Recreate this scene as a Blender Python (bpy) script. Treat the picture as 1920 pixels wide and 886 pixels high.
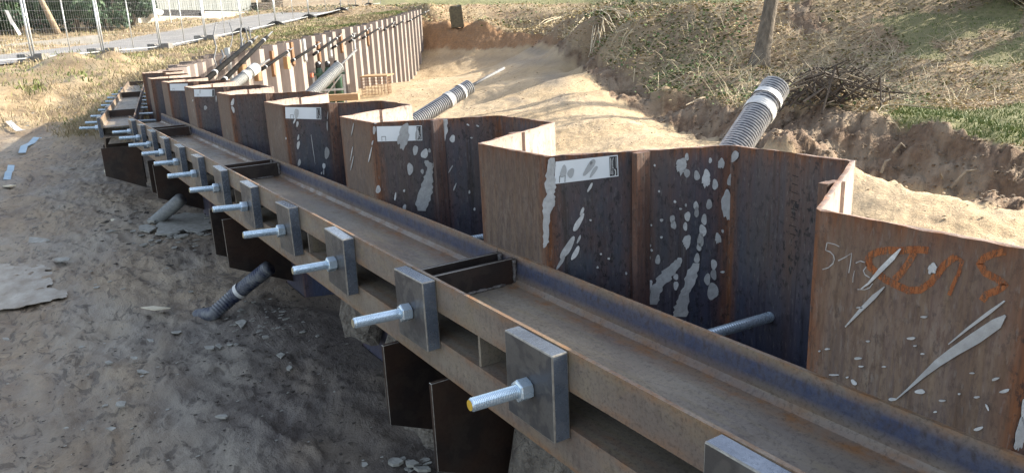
import bpy, bmesh, math, random
import numpy as np
from mathutils import Vector, Matrix
random.seed(7); rng = np.random.default_rng(7)
SC = bpy.context.scene; COL = SC.collection
for o in list(bpy.data.objects): bpy.data.objects.remove(o)
R_ = math.radians

# ------------------------------------------------------------------ camera
# world: X towards the earth side of the wall, Y along the wall, Z up; camera at the origin (1.45 m above the mud)
FPX, PITCH, ROLL, AZ = 1429.08, .2651, -.0462, .559        # focal in px of a 1920 wide picture
ca, sa, cp, sp, cr, sr = math.cos(AZ), math.sin(AZ), math.cos(PITCH), math.sin(PITCH), math.cos(ROLL), math.sin(ROLL)
def w_(x, y, z): return np.array([x*ca + y*sa, -x*sa + y*ca, z])
_F = w_(0, cp, -sp); _r = w_(1, 0, 0); _u = w_(0, sp, cp)
_R = cr*_r + sr*_u; _U = -sr*_r + cr*_u
cam = bpy.data.objects.new('camera', bpy.data.cameras.new('camera')); COL.objects.link(cam)
cam.matrix_world = Matrix(((_R[0], _U[0], -_F[0], 0), (_R[1], _U[1], -_F[1], 0), (_R[2], _U[2], -_F[2], 0), (0, 0, 0, 1)))
cam.data.sensor_fit = 'HORIZONTAL'; cam.data.sensor_width = 36; cam.data.lens = 36*FPX/1920
cam.data.clip_start = .05; cam.data.clip_end = 2000
SC.camera = cam
# ------------------------------------------------------------------ world, sun, exposure
SUN_AZ, SUN_EL = R_(102), R_(24.)
wd = bpy.data.worlds.new('World'); SC.world = wd; wd.use_nodes = True
nt = wd.node_tree; nt.nodes.clear()
sky = nt.nodes.new('ShaderNodeTexSky'); sky.sky_type = 'NISHITA'; sky.sun_disc = False
sky.sun_elevation = SUN_EL; sky.sun_rotation = SUN_AZ; sky.dust_density = 2.5; sky.air_density = 1.0
bg = nt.nodes.new('ShaderNodeBackground'); bg.inputs['Strength'].default_value = .15
wo = nt.nodes.new('ShaderNodeOutputWorld')
hs_ = nt.nodes.new('ShaderNodeHueSaturation'); hs_.inputs['Saturation'].default_value = .62      # sky muted evenly to take the blue out of the shade
nt.links.new(sky.outputs[0], hs_.inputs['Color']); nt.links.new(hs_.outputs[0], bg.inputs[0]); nt.links.new(bg.outputs[0], wo.inputs[0])
sl = bpy.data.lights.new('sun', 'SUN'); sl.energy = 4.8; sl.angle = R_(.53); sl.color = (1, .90, .74)
so = bpy.data.objects.new('sun', sl); COL.objects.link(so)
SUN = Vector((math.sin(SUN_AZ)*math.cos(SUN_EL), math.cos(SUN_AZ)*math.cos(SUN_EL), math.sin(SUN_EL)))
so.rotation_euler = SUN.to_track_quat('Z', 'Y').to_euler(); so.location = SUN*60
SC.view_settings.view_transform = 'Standard'; SC.view_settings.look = 'None'
SC.view_settings.exposure = 1.45; SC.view_settings.gamma = 1

# ------------------------------------------------------------------ rays: where a sight line meets a plane of the place
def ray(px, py): return _F + _R*(px-960)/FPX - _U*(py-443)/FPX
def PX(px, py, x): r = ray(px, py); return r*x/r[0]
def PY(px, py, y): r = ray(px, py); return r*y/r[1]
def PZ(px, py, z): r = ray(px, py); return r*z/r[2]
def PD(px, py, d): r = ray(px, py); return r*d
def to_px(P):
    P = np.asarray(P, float); d = P@_F
    return 960 + FPX*(P@_R)/d, 443 - FPX*(P@_U)/d

# ------------------------------------------------------------------ helpers
PM = {}
def props(o, label=None, cat=None, group=None, kind=None):
    if label: o['label'] = label
    if cat: o['category'] = cat
    if group: o['group'] = group
    if kind: o['kind'] = kind
    return o
def mesh(name, V, F, mats, smooth=False, fmat=None):
    me = bpy.data.meshes.new(name)
    V = np.asarray(V, np.float32)
    if isinstance(F, np.ndarray):
        n, k = F.shape
        me.vertices.add(len(V)); me.vertices.foreach_set('co', V.ravel())
        me.loops.add(n*k); me.loops.foreach_set('vertex_index', F.astype(np.int32).ravel())
        me.polygons.add(n); me.polygons.foreach_set('loop_start', np.arange(0, n*k, k, dtype=np.int32))
        me.polygons.foreach_set('loop_total', np.full(n, k, np.int32))
        me.update(calc_edges=True); me.validate()
    else:
        me.from_pydata([tuple(map(float, v)) for v in V], [], F); me.update()
    for m in (mats if isinstance(mats, (list, tuple)) else [mats]): me.materials.append(m)
    if fmat is not None: me.polygons.foreach_set('material_index', np.asarray(fmat, np.int32))
    if smooth: me.polygons.foreach_set('use_smooth', np.ones(len(me.polygons), bool))
    return me
def link(name, me, parent=None, loc=(0, 0, 0), rz=0, **kw):
    o = bpy.data.objects.new(name, me); COL.objects.link(o)
    o.location = loc; o.rotation_euler = (0, 0, rz)
    if parent: o.parent = parent; PM[o] = PM[parent] @ Matrix.Translation(loc) @ Matrix.Rotation(rz, 4, 'Z')
    else: PM[o] = Matrix.Translation(loc) @ Matrix.Rotation(rz, 4, 'Z')
    return props(o, **kw)
def thing(name, loc, label, cat, group=None, rz=0): return link(name, None, None, loc, rz, label=label, cat=cat, group=group)
def obj(name, V, F, mats, parent=None, smooth=False, fmat=None, **kw):
    """V in world coordinates; a part is stored in its parent's frame"""
    V = np.asarray(V, float)
    if parent is not None:
        m = np.array(PM[parent].inverted()); V = V@m[:3, :3].T + m[:3, 3]
        return link(name, mesh(name, V, F, mats, smooth, fmat), parent, **kw)
    c = V.mean(0); c[2] = V[:, 2].min()
    return link(name, mesh(name, V-c, F, mats, smooth, fmat), None, tuple(c), **kw)
def attr(o, name, arr):
    a = o.data.attributes.new(name, 'FLOAT_COLOR', 'POINT'); arr = np.asarray(arr, np.float32)
    if arr.shape[1] == 3: arr = np.c_[arr, np.ones(len(arr), np.float32)]
    a.data.foreach_set('color', arr.ravel())
class MB:
    def __init__(s): s.V = []; s.F = []; s.M = []
    def add(s, V, F, m=0):
        n = len(s.V); s.V += [tuple(v) for v in V]; s.F += [tuple(i+n for i in f) for f in F]; s.M += [m]*len(F); return s
    def box(s, a, b, m=0, fr=None):
        V = [(x, y, z) for z in (a[2], b[2]) for y in (a[1], b[1]) for x in (a[0], b[0])]
        if fr is not None: V = [fr@Vector(v) for v in V]
        return s.add(V, [(0, 2, 3, 1), (4, 5, 7, 6), (0, 1, 5, 4), (2, 6, 7, 3), (0, 4, 6, 2), (1, 3, 7, 5)], m)
    def tube(s, pts, rad, n=8, m=0, caps=True):
        pts = [Vector(p) for p in pts]; rad = rad if hasattr(rad, '__len__') else [rad]*len(pts)
        V = []; up = None
        for i, p in enumerate(pts):
            d = (pts[min(i+1, len(pts)-1)]-pts[max(i-1, 0)]).normalized()
            if up is None: up = Vector((0, 0, 1)) if abs(d.z) < .9 else Vector((1, 0, 0))
            e = d.cross(up).normalized(); up = e.cross(d)
            for k in range(n):
                a = 2*math.pi*k/n; V.append(p+(e*math.cos(a)+up*math.sin(a))*rad[i])
        F = [(i*n+k, i*n+(k+1) % n, (i+1)*n+(k+1) % n, (i+1)*n+k) for i in range(len(pts)-1) for k in range(n)]
        if caps: F += [tuple(range(n-1, -1, -1)), tuple((len(pts)-1)*n+k for k in range(n))]
        return s.add(V, F, m)
    def prism(s, poly, off, m=0):
        """poly: list of 3-D points, extruded by vector off"""
        n = len(poly); off = Vector(off); V = [Vector(p) for p in poly]; V = V+[v+off for v in V]
        return s.add(V, [tuple(range(n-1, -1, -1)), tuple(range(n, 2*n))]+[(i, (i+1) % n, n+(i+1) % n, n+i) for i in range(n)], m)
    def obj(s, name, mats, parent=None, smooth=False, **kw):
        return obj(name, s.V, s.F, mats, parent, smooth, s.M if max(s.M, default=0) else None, **kw)
def fixn(o):
    bm = bmesh.new(); bm.from_mesh(o.data); bmesh.ops.recalc_face_normals(bm, faces=bm.faces); bm.to_mesh(o.data); bm.free(); return o
def bevel(o, w, seg=1, edge_mat=None):
    bm = bmesh.new(); bm.from_mesh(o.data); bmesh.ops.recalc_face_normals(bm, faces=bm.faces)
    kw = {} if edge_mat is None else {'material': edge_mat}
    bmesh.ops.bevel(bm, geom=list(bm.edges), offset=w, segments=seg, profile=.5, affect='EDGES', **kw); bm.to_mesh(o.data); bm.free(); return o
def copy_tree(o, loc, rz=0, label=None, group=None):
    c = o.copy(); COL.objects.link(c); c.location = loc; c.rotation_euler = (0, 0, rz)
    PM[c] = Matrix.Translation(loc) @ Matrix.Rotation(rz, 4, 'Z')
    if label: c['label'] = label
    if group: c['group'] = group
    for ch in list(o.children):
        d = ch.copy(); COL.objects.link(d); d.parent = c
        for g in list(ch.children): e = g.copy(); COL.objects.link(e); e.parent = d
    return c

# ------------------------------------------------------------------ numpy noise
def _h(i, j, s):
    n = (i*374761393 + j*668265263 + s*362437) & 0x7fffffff
    n = ((n ^ (n >> 13))*1274126177) & 0x7fffffff
    return ((n ^ (n >> 16)) & 0xffff)/65535.
def vnoise(x, y, s=0):
    i = np.floor(x).astype(np.int64); j = np.floor(y).astype(np.int64); f = x-i; g = y-j
    f = f*f*f*(f*(f*6-15)+10); g = g*g*g*(g*(g*6-15)+10)
    return (_h(i, j, s)*(1-f)+_h(i+1, j, s)*f)*(1-g)+(_h(i, j+1, s)*(1-f)+_h(i+1, j+1, s)*f)*g*1.0
def fbm(x, y, s=0, o=4, gain=.5):
    r = 0; a = 1; t = 0
    for k in range(o):
        c, d = math.cos(.6*k+.3), math.sin(.6*k+.3)
        r = r+a*(vnoise((x*c-y*d)*2**k+17.3*k, (x*d+y*c)*2**k+5.1*k, s+k)-.5); t += a; a *= gain
    return r/t*2

# ------------------------------------------------------------------ materials
def new_mat(name, rough=.8, metal=0.):
    m = bpy.data.materials.new(name); m.use_nodes = True; n = m.node_tree; b = n.nodes['Principled BSDF']
    b.inputs['Roughness'].default_value = rough; b.inputs['Metallic'].default_value = metal
    return m, n, b
class NT:
    def __init__(s, n): s.n = n
    def node(s, t, **kw):
        x = s.n.nodes.new(t)
        for k, v in kw.items():
            if k.startswith('i_'): x.inputs[k[2:]].default_value = v
            else: setattr(x, k, v)
        return x
    def lk(s, a, b): s.n.links.new(a, b)
    def coord(s, scale=(1, 1, 1), obj=True, rand=False):
        t = s.node('ShaderNodeTexCoord').outputs['Object'] if obj else s.node('ShaderNodeNewGeometry').outputs['Position']
        if rand:
            oi = s.node('ShaderNodeObjectInfo'); ad = s.node('ShaderNodeVectorMath', operation='MULTIPLY_ADD')
            ad.inputs[1].default_value = (37, 53, 0); s.lk(oi.outputs['Random'], ad.inputs[0]); s.lk(t, ad.inputs[2]); t = ad.outputs[0]
        mp = s.node('ShaderNodeMapping'); mp.inputs['Scale'].default_value = scale; s.lk(t, mp.inputs['Vector']); return mp.outputs[0]
    def noise(s, vec, scale, detail=4, rough=.55, lo=.35, hi=.65, dist=0):
        x = s.node('ShaderNodeTexNoise'); x.inputs['Scale'].default_value = scale; x.inputs['Detail'].default_value = detail
        x.inputs['Roughness'].default_value = rough; x.inputs['Distortion'].default_value = dist; s.lk(vec, x.inputs['Vector'])
        return s.remap(x.outputs['Fac'], lo, hi)
    def remap(s, v, lo, hi, a=0, b=1):
        r = s.node('ShaderNodeMapRange'); r.inputs[1].default_value = lo; r.inputs[2].default_value = hi
        r.inputs[3].default_value = a; r.inputs[4].default_value = b; s.lk(v, r.inputs[0]); return r.outputs[0]
    def mix(s, f, a, b):
        x = s.node('ShaderNodeMix', data_type='RGBA')
        for v, i in ((f, 0), (a, 6), (b, 7)):
            if isinstance(v, (int, float)): x.inputs[i].default_value = v
            elif isinstance(v, tuple): x.inputs[i].default_value = (*v, 1)
            else: s.lk(v, x.inputs[i])
        return x.outputs[2]
    def math(s, op, a, b=0.):
        x = s.node('ShaderNodeMath', operation=op)
        for v, i in ((a, 0), (b, 1)):
            if isinstance(v, (int, float)): x.inputs[i].default_value = v
            else: s.lk(v, x.inputs[i])
        return x.outputs[0]
    def attr(s, name):
        a = s.node('ShaderNodeAttribute'); a.attribute_name = name; sp_ = s.node('ShaderNodeSeparateColor'); s.lk(a.outputs['Color'], sp_.inputs[0]); return sp_.outputs
    def bump(s, bsdf, h, strength=.3, dist=.01):
        b = s.node('ShaderNodeBump'); b.inputs['Strength'].default_value = strength; b.inputs['Distance'].default_value = dist
        s.lk(h, b.inputs['Height']); s.lk(b.outputs[0], bsdf.inputs['Normal'])
def simple(name, c1, c2=None, scale=20, rough=.8, metal=0., bump=.2, stretch=(1, 1, 1), bd=.01, rand=True):
    m, n, b = new_mat(name, rough, metal); t = NT(n)
    c2 = c2 or tuple(x*.7 for x in c1)
    v = t.coord(stretch, rand=rand); f = t.noise(v, scale, 5)
    t.lk(t.mix(f, c1, c2), b.inputs['Base Color'])
    if bump: t.bump(b, t.noise(v, scale*3, 4, lo=.2, hi=.8), bump, bd)
    return m

def pile_mat(name, far=False):
    m, n, b = new_mat(name, .5); t = NT(n)
    a = t.attr('wear_and_light'); rust, dust_and_lit, top = a[0], a[1], a[2]
    big = t.noise(t.coord((1, 1, .35), rand=True), 3.2, 4, lo=.4, hi=.62)
    st = t.noise(t.coord((1, 1, .05), rand=True), 38, 5, .6, lo=.36, hi=.66)
    st2 = t.noise(t.coord((1, 1, .10), rand=True), 110, 3, .6, lo=.4, hi=.66)
    sp_ = t.noise(t.coord((1, 1, .6), rand=True), 70, 5, .75, lo=.53, hi=.60)
    pat = t.noise(t.coord((1, 1, .5), rand=True), 9, 5, .65, lo=.5, hi=.68)
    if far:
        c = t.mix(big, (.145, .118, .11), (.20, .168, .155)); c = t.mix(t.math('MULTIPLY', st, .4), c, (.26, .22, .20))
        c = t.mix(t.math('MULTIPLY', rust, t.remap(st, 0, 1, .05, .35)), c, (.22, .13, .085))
        c = t.mix(t.math('MULTIPLY', dust_and_lit, .85), c, t.mix(st, (.22, .185, .16), (.31, .27, .235)))  # flanges paler than webs: sunlit strips painted into the far piles
    else:
        c = t.mix(big, (.042, .055, .074), (.078, .063, .054))
        c = t.mix(t.math('MULTIPLY', pat, .6), c, (.095, .046, .032))
        c = t.mix(t.math('MULTIPLY', st, .5), c, (.048, .060, .092))
        band = t.noise(t.coord((1, 1, .03), rand=True), 11, 3, .5, lo=.52, hi=.66); c = t.mix(t.math('MULTIPLY', band, .75), c, (.095, .062, .046))
        drip = t.noise(t.coord((1, 1, .035), rand=True), 60, 3, .6, lo=.57, hi=.66); c = t.mix(t.math('MULTIPLY', drip, .7), c, (.020, .017, .018))
        zc = t.node('ShaderNodeSeparateXYZ'); t.lk(t.coord(), zc.inputs[0]); lw = t.remap(zc.outputs[2], -.30, -.75); c = t.mix(t.math('MULTIPLY', lw, .85), c, t.mix(st, (.014, .026, .075), (.024, .040, .100))); hz = t.remap(zc.outputs[2], -.42, -.05); c = t.mix(t.math('MULTIPLY', hz, t.remap(big, 0, 1, .15, .7)), c, (.080, .068, .062))  # bluer towards the foot: mill scale plus a painted sky reflection
        dm = t.math('MULTIPLY', dust_and_lit, t.remap(st2, 0, 1, .62, 1))
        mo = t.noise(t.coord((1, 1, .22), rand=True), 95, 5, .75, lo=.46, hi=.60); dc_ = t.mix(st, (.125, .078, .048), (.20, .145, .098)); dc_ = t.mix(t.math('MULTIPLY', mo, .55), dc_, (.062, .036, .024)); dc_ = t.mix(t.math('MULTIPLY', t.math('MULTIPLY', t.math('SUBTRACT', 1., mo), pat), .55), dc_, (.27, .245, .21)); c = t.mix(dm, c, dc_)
        c = t.mix(t.math('MULTIPLY', top, .85), c, t.mix(st, (.36, .29, .25), (.48, .43, .39)))  # pit side lightened: sunlit faces painted into the near piles
        rm = t.math('MINIMUM', t.math('MULTIPLY', rust, t.remap(st, 0, 1, .5, 1.25)), .95)
        c = t.mix(rm, c, t.mix(st2, (.17, .062, .02), (.085, .036, .017)))
        c = t.mix(t.math('MULTIPLY', t.math('MULTIPLY', sp_, t.remap(pat, 0, 1, .45, 1)), t.math('SUBTRACT', 1.0, t.math('MULTIPLY', dust_and_lit, .5))), c, (.011, .010, .012))
        sc_ = t.noise(t.coord((1, 1, .25), rand=True), 150, 2, .6, lo=.60, hi=.68); c = t.mix(t.math('MULTIPLY', sc_, .25), c, (.20, .185, .17))
    oi = t.node('ShaderNodeObjectInfo'); hs = t.node('ShaderNodeHueSaturation'); t.lk(c, hs.inputs['Color']); t.lk(t.remap(oi.outputs['Random'], 0, 1, .8, 1.2), hs.inputs['Value'])
    t.lk(hs.outputs[0], b.inputs['Base Color'])
    rg = t.math('ADD', t.remap(st, 0, 1, .40, .58), t.math('MULTIPLY', t.math('MAXIMUM', rust, dust_and_lit), .25)); t.lk(rg, b.inputs['Roughness'])
    t.bump(b, t.math('ADD', t.math('MULTIPLY', sp_, .5), st2), .22, .0022)
    return m
M_PILE = pile_mat('mill_scale_steel'); M_PILEF = pile_mat('weathered_pile_steel', True)

def waler_mat(name, c1, c2, rustc, rough=.5):
    m, n, b = new_mat(name, rough); t = NT(n); a = t.attr('wear_and_light')
    v = t.coord((1, .35, 1), rand=True)
    big = t.noise(v, 7, 5, lo=.38, hi=.64); fine = t.noise(t.coord((1, 1, 1), rand=True), 130, 4, .7, lo=.5, hi=.68)
    hatch = t.noise(t.coord((6, 1, .16), rand=True), 75, 3, .6, lo=.47, hi=.66)
    mid = t.noise(t.coord((1, .6, 1), rand=True), 28, 5, .65, lo=.44, hi=.66)
    c = t.mix(big, c1, c2)
    c = t.mix(t.math('MULTIPLY', a[1], t.remap(mid, 0, 1, .78, 1)), c, (.040, .056, .108))  # blue back flange: mill scale plus sky reflection put into the colour
    c = t.mix(t.math('MULTIPLY', hatch, a[2]), c, (.040, .026, .020))
    ys = t.noise(t.coord((7, .5, 1), rand=True), 9, 5, .65, lo=.48, hi=.64); c = t.mix(t.math('MULTIPLY', ys, t.math('MULTIPLY', t.math('SUBTRACT', 1., a[1]), .5)), c, (.23, .19, .115))
    c = t.mix(t.math('MINIMUM', t.math('MULTIPLY', a[0], t.remap(mid, 0, 1, .35, 1.15)), .95), c, rustc)
    c = t.mix(t.math('MULTIPLY', fine, .5), c, (.028, .022, .019))
    t.lk(c, b.inputs['Base Color']); t.lk(t.remap(mid, 0, 1, rough-.1, rough+.18), b.inputs['Roughness'])
    t.bump(b, t.math('ADD', mid, fine), .2, .0015); return m
M_WAL = waler_mat('rolled_channel_steel', (.165, .138, .115), (.25, .218, .172), (.235, .112, .042), .5)
def plate_mat(name, c1, c2, c3, rough=.4):
    m, n, b = new_mat(name, rough, .45); t = NT(n)
    v = t.coord(rand=True); f = t.noise(v, 14, 4, .5, lo=.47, hi=.53, dist=.6); g = t.noise(v, 90, 4, .7, lo=.45, hi=.7); h = t.noise(v, 5, 3, lo=.4, hi=.6)
    c = t.mix(f, c1, c2); c = t.mix(t.math('MULTIPLY', h, .55), c, c3); c = t.mix(t.math('MULTIPLY', g, .22), c, tuple(x*.5 for x in c1))
    t.lk(c, b.inputs['Base Color']); t.lk(t.remap(g, 0, 1, rough-.08, rough+.1), b.inputs['Roughness']); t.bump(b, g, .15, .001); return m
M_PLATE = plate_mat('anchor_plate_steel', (.085, .088, .096), (.155, .155, .152), (.105, .098, .09))
M_CUT = plate_mat('saw_cut_steel', (.15, .18, .225), (.185, .22, .27), (.11, .13, .17), .28)
M_EDGE = simple('ground_steel_edge', (.33, .32, .29), (.2, .19, .17), 60, .35, .3, .1)
M_BRK = plate_mat('bracket_plate_steel', (.034, .027, .025), (.048, .038, .033), (.075, .04, .026), .5)
M_WELD = simple('weld_bead', (.22, .21, .2), (.09, .07, .06), 90, .5, .3, .6, bd=.004)
def zinc():
    m, n, b = new_mat('galvanised_steel', .22, .6); t = NT(n); v = t.coord(rand=True)
    f = t.noise(v, 30, 4, lo=.35, hi=.65); t.lk(t.mix(f, (.66, .78, .88), (.54, .66, .75)), b.inputs['Base Color']); t.lk(t.remap(f, 0, 1, .17, .30), b.inputs['Roughness']); return m
M_ZINC = zinc()
M_YEL = simple('yellow_paint', (.62, .40, .03), (.5, .3, .03), 40, .55, 0, .1)
M_RODEND = simple('cut_rod_end', (.42, .37, .22), (.3, .27, .2), 40, .5, .2, .1)
def splash_mat():
    m, n, b = new_mat('dried_cement_slurry', .9); t = NT(n); v = t.coord(obj=False); f = t.noise(v, 60, 5, .7, lo=.35, hi=.68); g = t.noise(v, 14, 4, .6, lo=.4, hi=.62)
    c = t.mix(f, (.60, .61, .60), (.44, .44, .43)); c = t.mix(t.math('MULTIPLY', g, .6), c, (.36, .355, .345)); oi = t.node('ShaderNodeObjectInfo'); hs = t.node('ShaderNodeHueSaturation'); t.lk(c, hs.inputs['Color']); t.lk(t.remap(oi.outputs['Random'], 0, 1, .72, 1.15), hs.inputs['Value']); t.lk(hs.outputs[0], b.inputs['Base Color']); t.bump(b, f, .5, .003); return m
M_SPLASH = splash_mat()
M_LABEL = simple('white_label', (.74, .77, .78), (.66, .69, .70), 9, .55, 0, 0)
M_LABGREY = simple('label_stain', (.36, .37, .37), (.42, .43, .43), 30, .8, 0, .1)
M_BLACK = simple('black_print', (.02, .02, .022), (.04, .04, .042), 60, .55, 0, 0)
M_INKW = simple('white_print', (.72, .72, .70), (.6, .6, .6), 60, .6, 0, 0)
M_CHALK = simple('chalk', (.46, .45, .43), (.3, .28, .26), 160, .9, 0, 0)
def spray():
    m, n, b = new_mat('orange_marker_paint', .8); t = NT(n)
    f = t.noise(t.coord((1, 1, .35)), 90, 4, .7, lo=.38, hi=.6); t.lk(t.mix(f, (.26, .075, .02), (.36, .125, .04)), b.inputs['Base Color'])
    al = t.noise(t.coord((1, 1, .3)), 150, 5, .8, lo=.36, hi=.54); t.lk(t.math('MULTIPLY', al, .9), b.inputs['Alpha']); return m
M_SPRAY = spray()
M_CONC = simple('rough_concrete', (.24, .215, .18), (.11, .095, .08), 18, .95, 0, 1., bd=.02)
M_FLAKE = simple('slurry_flake', (.36, .355, .32), (.24, .235, .21), 30, .9, 0, .4, bd=.004)
M_FLAKEP = simple('pale_flake_and_sun_spot', (.72, .66, .50), (.6, .54, .40), 30, .85, 0, .3, bd=.004)  # shared by real pale flakes and sunlight spots painted as flakes
M_DUCT = simple('black_corrugated_plastic', (.018, .024, .036), (.028, .034, .046), 40, .4, 0, .05)
M_DUCTG = simple('cement_coated_duct', (.27, .28, .27), (.18, .19, .2), 30, .7, 0, .3, bd=.004)
M_DUCTB = simple('blue_cement_streaked_duct', (.17, .18, .19), (.018, .026, .060), 22, .5, 0, .3, bd=.004)
M_TAPE = simple('pale_tape_wrap', (.62, .63, .62), (.5, .51, .5), 30, .35, 0, .3, bd=.004)
M_GREYROD = simple('grey_anchor_rod', (.17, .175, .18), (.10, .105, .11), 40, .7, .1, .2)
M_BLACKP = simple('black_pipe', (.006, .006, .0065), (.010, .010, .010), 30, .85, 0, .1); M_BLACKP.node_tree.nodes['Principled BSDF'].inputs['Specular IOR Level'].default_value = .15
M_WOOD = simple('sawn_timber', (.42, .27, .14), (.32, .20, .11), 14, .8, 0, .2, (1, 1, 8))
M_RUSTW = simple('rusty_wire', (.26, .15, .08), (.17, .09, .045), 60, .8, 0, .2)
M_PLY = simple('rusty_plywood', (.40, .26, .14), (.30, .19, .10), 6, .8, 0, .1)
M_GALV = simple('galvanised_fence_tube', (.52, .54, .55), (.42, .44, .45), 30, .45, .5, .05)
M_FOOT = simple('grey_fence_foot', (.22, .215, .2), (.14, .135, .13), 12, .9, 0, .5)
M_FOOTB = simple('black_rubber_foot', (.03, .03, .03), (.05, .05, .048), 12, .8, 0, .3)
M_BARK = simple('grey_brown_bark', (.20, .165, .125), (.10, .082, .062), 9, .95, 0, .9, (1, 1, .22), .03)
M_TWIG = simple('dry_twig', (.30, .25, .18), (.18, .145, .105), 20, .9, 0, .2)
M_TWIGD = simple('dark_branch', (.085, .066, .050), (.05, .04, .032), 20, .9, 0, .4)
M_REED = simple('pale_dead_stem', (.52, .45, .32), (.40, .34, .23), 20, .85, 0, .1)
M_GREEN = simple('green_paint', (.03, .085, .05), (.025, .06, .038), 20, .45, 0, .05)
M_BLUE = simple('blue_plastic', (.20, .33, .45), (.28, .40, .50), 14, .4, 0, .3)
M_WHITE = simple('white_plastic', (.72, .73, .72), (.6, .6, .6), 14, .5, 0, .2)
M_RED = simple('red_tape', (.6, .1, .06), (.5, .1, .06), 14, .5, 0, .1)
M_TYRE = simple('dark_glass', (.02, .022, .025), (.03, .03, .035), 14, .2, 0, 0)
def leaf_mat(name, cols, rough=.6, trans=.25):
    m, n, b = new_mat(name, rough); t = NT(n); a = t.attr('tint')
    b.inputs['Specular IOR Level'].default_value = .25
    rp = t.node('ShaderNodeValToRGB'); e = rp.color_ramp.elements
    while len(e) < len(cols): e.new(.5)
    for i, c in enumerate(cols): e[i].position = i/(len(cols)-1); e[i].color = (*c, 1)
    t.lk(a[0], rp.inputs[0]); t.lk(rp.outputs[0], b.inputs['Base Color'])
    return m
M_LITTER = leaf_mat('leaf_litter', [(.11, .13, .05), (.26, .22, .10), (.39, .31, .16), (.49, .39, .23), (.60, .50, .34), (.32, .215, .12)], .95)
M_IVY = leaf_mat('ivy_leaf', [(.05, .085, .03), (.075, .12, .04), (.11, .155, .055), (.16, .19, .08)], .8)
M_GRASS = leaf_mat('grass_blade', [(.07, .11, .03), (.11, .15, .04), (.16, .185, .06), (.23, .225, .11)], .6)
M_STRAW = leaf_mat('straw_blade', [(.13, .13, .055), (.23, .195, .11), (.32, .26, .16), (.40, .335, .22), (.25, .195, .12)], .75)
M_EVERG = leaf_mat('evergreen_leaf', [(.03, .06, .035), (.045, .085, .045), (.07, .12, .055), (.11, .17, .07)], .6)

# ------------------------------------------------------------------ the line of the sheet pile wall (outer face of the front flanges)
TOP0 = -.333; DEP = .458
_tops = [(262,139),(283,133),(303,127),(323,118),(345,112),(371,105),(394,101),(418,98),(449,93),(477,88),(504,82),(532,77),(555,71),(577,66),(597,62),(616,57),(633,54),(647,51),(660,49),(673,46),(684,43),(695,40),(705,38),(714.6,36),(724,33),(733,31),(740,29),(748,26),(754.6,24),(761,22),(767,20),(773,18.5),(778,17)]
_pts = [PZ(262, 139, TOP0)]
for x_, y_ in _tops[1:]:
    r = ray(x_, y_); d = r[:2]/np.hypot(r[0], r[1]); P = _pts[-1][:2]
    bq = d@P; Rr = bq+math.sqrt(max(bq*bq-(P@P-1.44), 0)); _pts.append(r*Rr/np.hypot(r[0], r[1]))
_ctrl = np.array([(1.159, y, TOP0) for y in np.arange(-6, 8.4, .6)]+[(1.20, 9.3, TOP0)]+[tuple(p) for p in _pts])
_cl = np.r_[0, np.cumsum(np.hypot(*np.diff(_ctrl[:, :2], axis=0).T))]-6      # so that t = Y on the straight part
_tt = np.arange(-6, _cl[-1], .1)
_ker = np.exp(-np.linspace(-2, 2, 31)**2); _ker /= _ker.sum()
def _sm(v): return np.convolve(np.pad(v, 15, mode='reflect', reflect_type='odd'), _ker, 'valid')
WX, WY, WZ = (_sm(np.interp(_tt, _cl, _ctrl[:, i])) for i in range(3))
WXs = np.where(WY < 7, 1.159, WX)
WX = WXs; WZ = np.where(_tt < 13, TOP0, WZ)
WT = np.r_[0, np.cumsum(np.hypot(np.diff(WX), np.diff(WY)))]-6; T_END = WT[-1]-.1
def wall(t):
    t = np.asarray(t, float); x = np.interp(t, WT, WX); y = np.interp(t, WT, WY); z = np.interp(t, WT, WZ)
    dx = np.interp(t+.3, WT, WX)-np.interp(t-.3, WT, WX); dy = np.interp(t+.3, WT, WY)-np.interp(t-.3, WT, WY); l = np.hypot(dx, dy)
    return x, y, z, dx/l, dy/l
def wall_ts(X, Y):
    """arc length and offset (positive on the pit side) of plan points"""
    sx, sy = WX[::3], WY[::3]; T = np.empty(len(X)); S = np.empty(len(X))
    for i in range(0, len(X), 20000):
        a, b_ = X[i:i+20000], Y[i:i+20000]; d = (a[:, None]-sx)**2+(b_[:, None]-sy)**2; k = d.argmin(1)
        t = WT[::3][k]; x, y, z, tx, ty = wall(t); T[i:i+20000] = t+(a-x)*tx+(b_-y)*ty; S[i:i+20000] = (a-x)*ty-(b_-y)*tx
    return T, S
PC0 = 1.8495                                             # centre of the front pile nearest the camera but one
def wave(t):
    d = np.abs((t-PC0+.6) % 1.2-.6); return np.clip((d-.1793)/.2407, 0, 1)*DEP

# ------------------------------------------------------------------ terrain control points
class RBF:
    def __init__(s, P, c=.6):
        P = np.asarray(P, float); s.P = P[:, :2]; s.c = c; n = len(P)
        A = np.zeros((n+3, n+3)); A[:n, :n] = s.k(s.P, s.P)+np.eye(n)*1e-6; A[:n, n] = A[n, :n] = 1; A[:n, n+1:] = s.P; A[n+1:, :n] = s.P.T
        s.w = np.linalg.solve(A, np.r_[P[:, 2], 0, 0, 0])
    def k(s, a, b): return -np.sqrt(((a[:, None, :]-b[None])**2).sum(2)+s.c**2)
    def __call__(s, X, Y):
        Q = np.c_[np.ravel(X), np.ravel(Y)]; out = np.empty(len(Q)); n = len(s.P)
        for i in range(0, len(Q), 8000):
            q = Q[i:i+8000]; out[i:i+8000] = s.k(q, s.P)@s.w[:n]+s.w[n]+q@s.w[n+1:]
        return out.reshape(np.shape(X))
FENCE_PX = [(65,118),(195,105),(302,95),(387,78),(455,64),(518,50),(580,36),(640,22)]
FENCE = [PD(x, y, 3.5*.995/(.000147*(1100-x))) for x, y in FENCE_PX]
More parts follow.
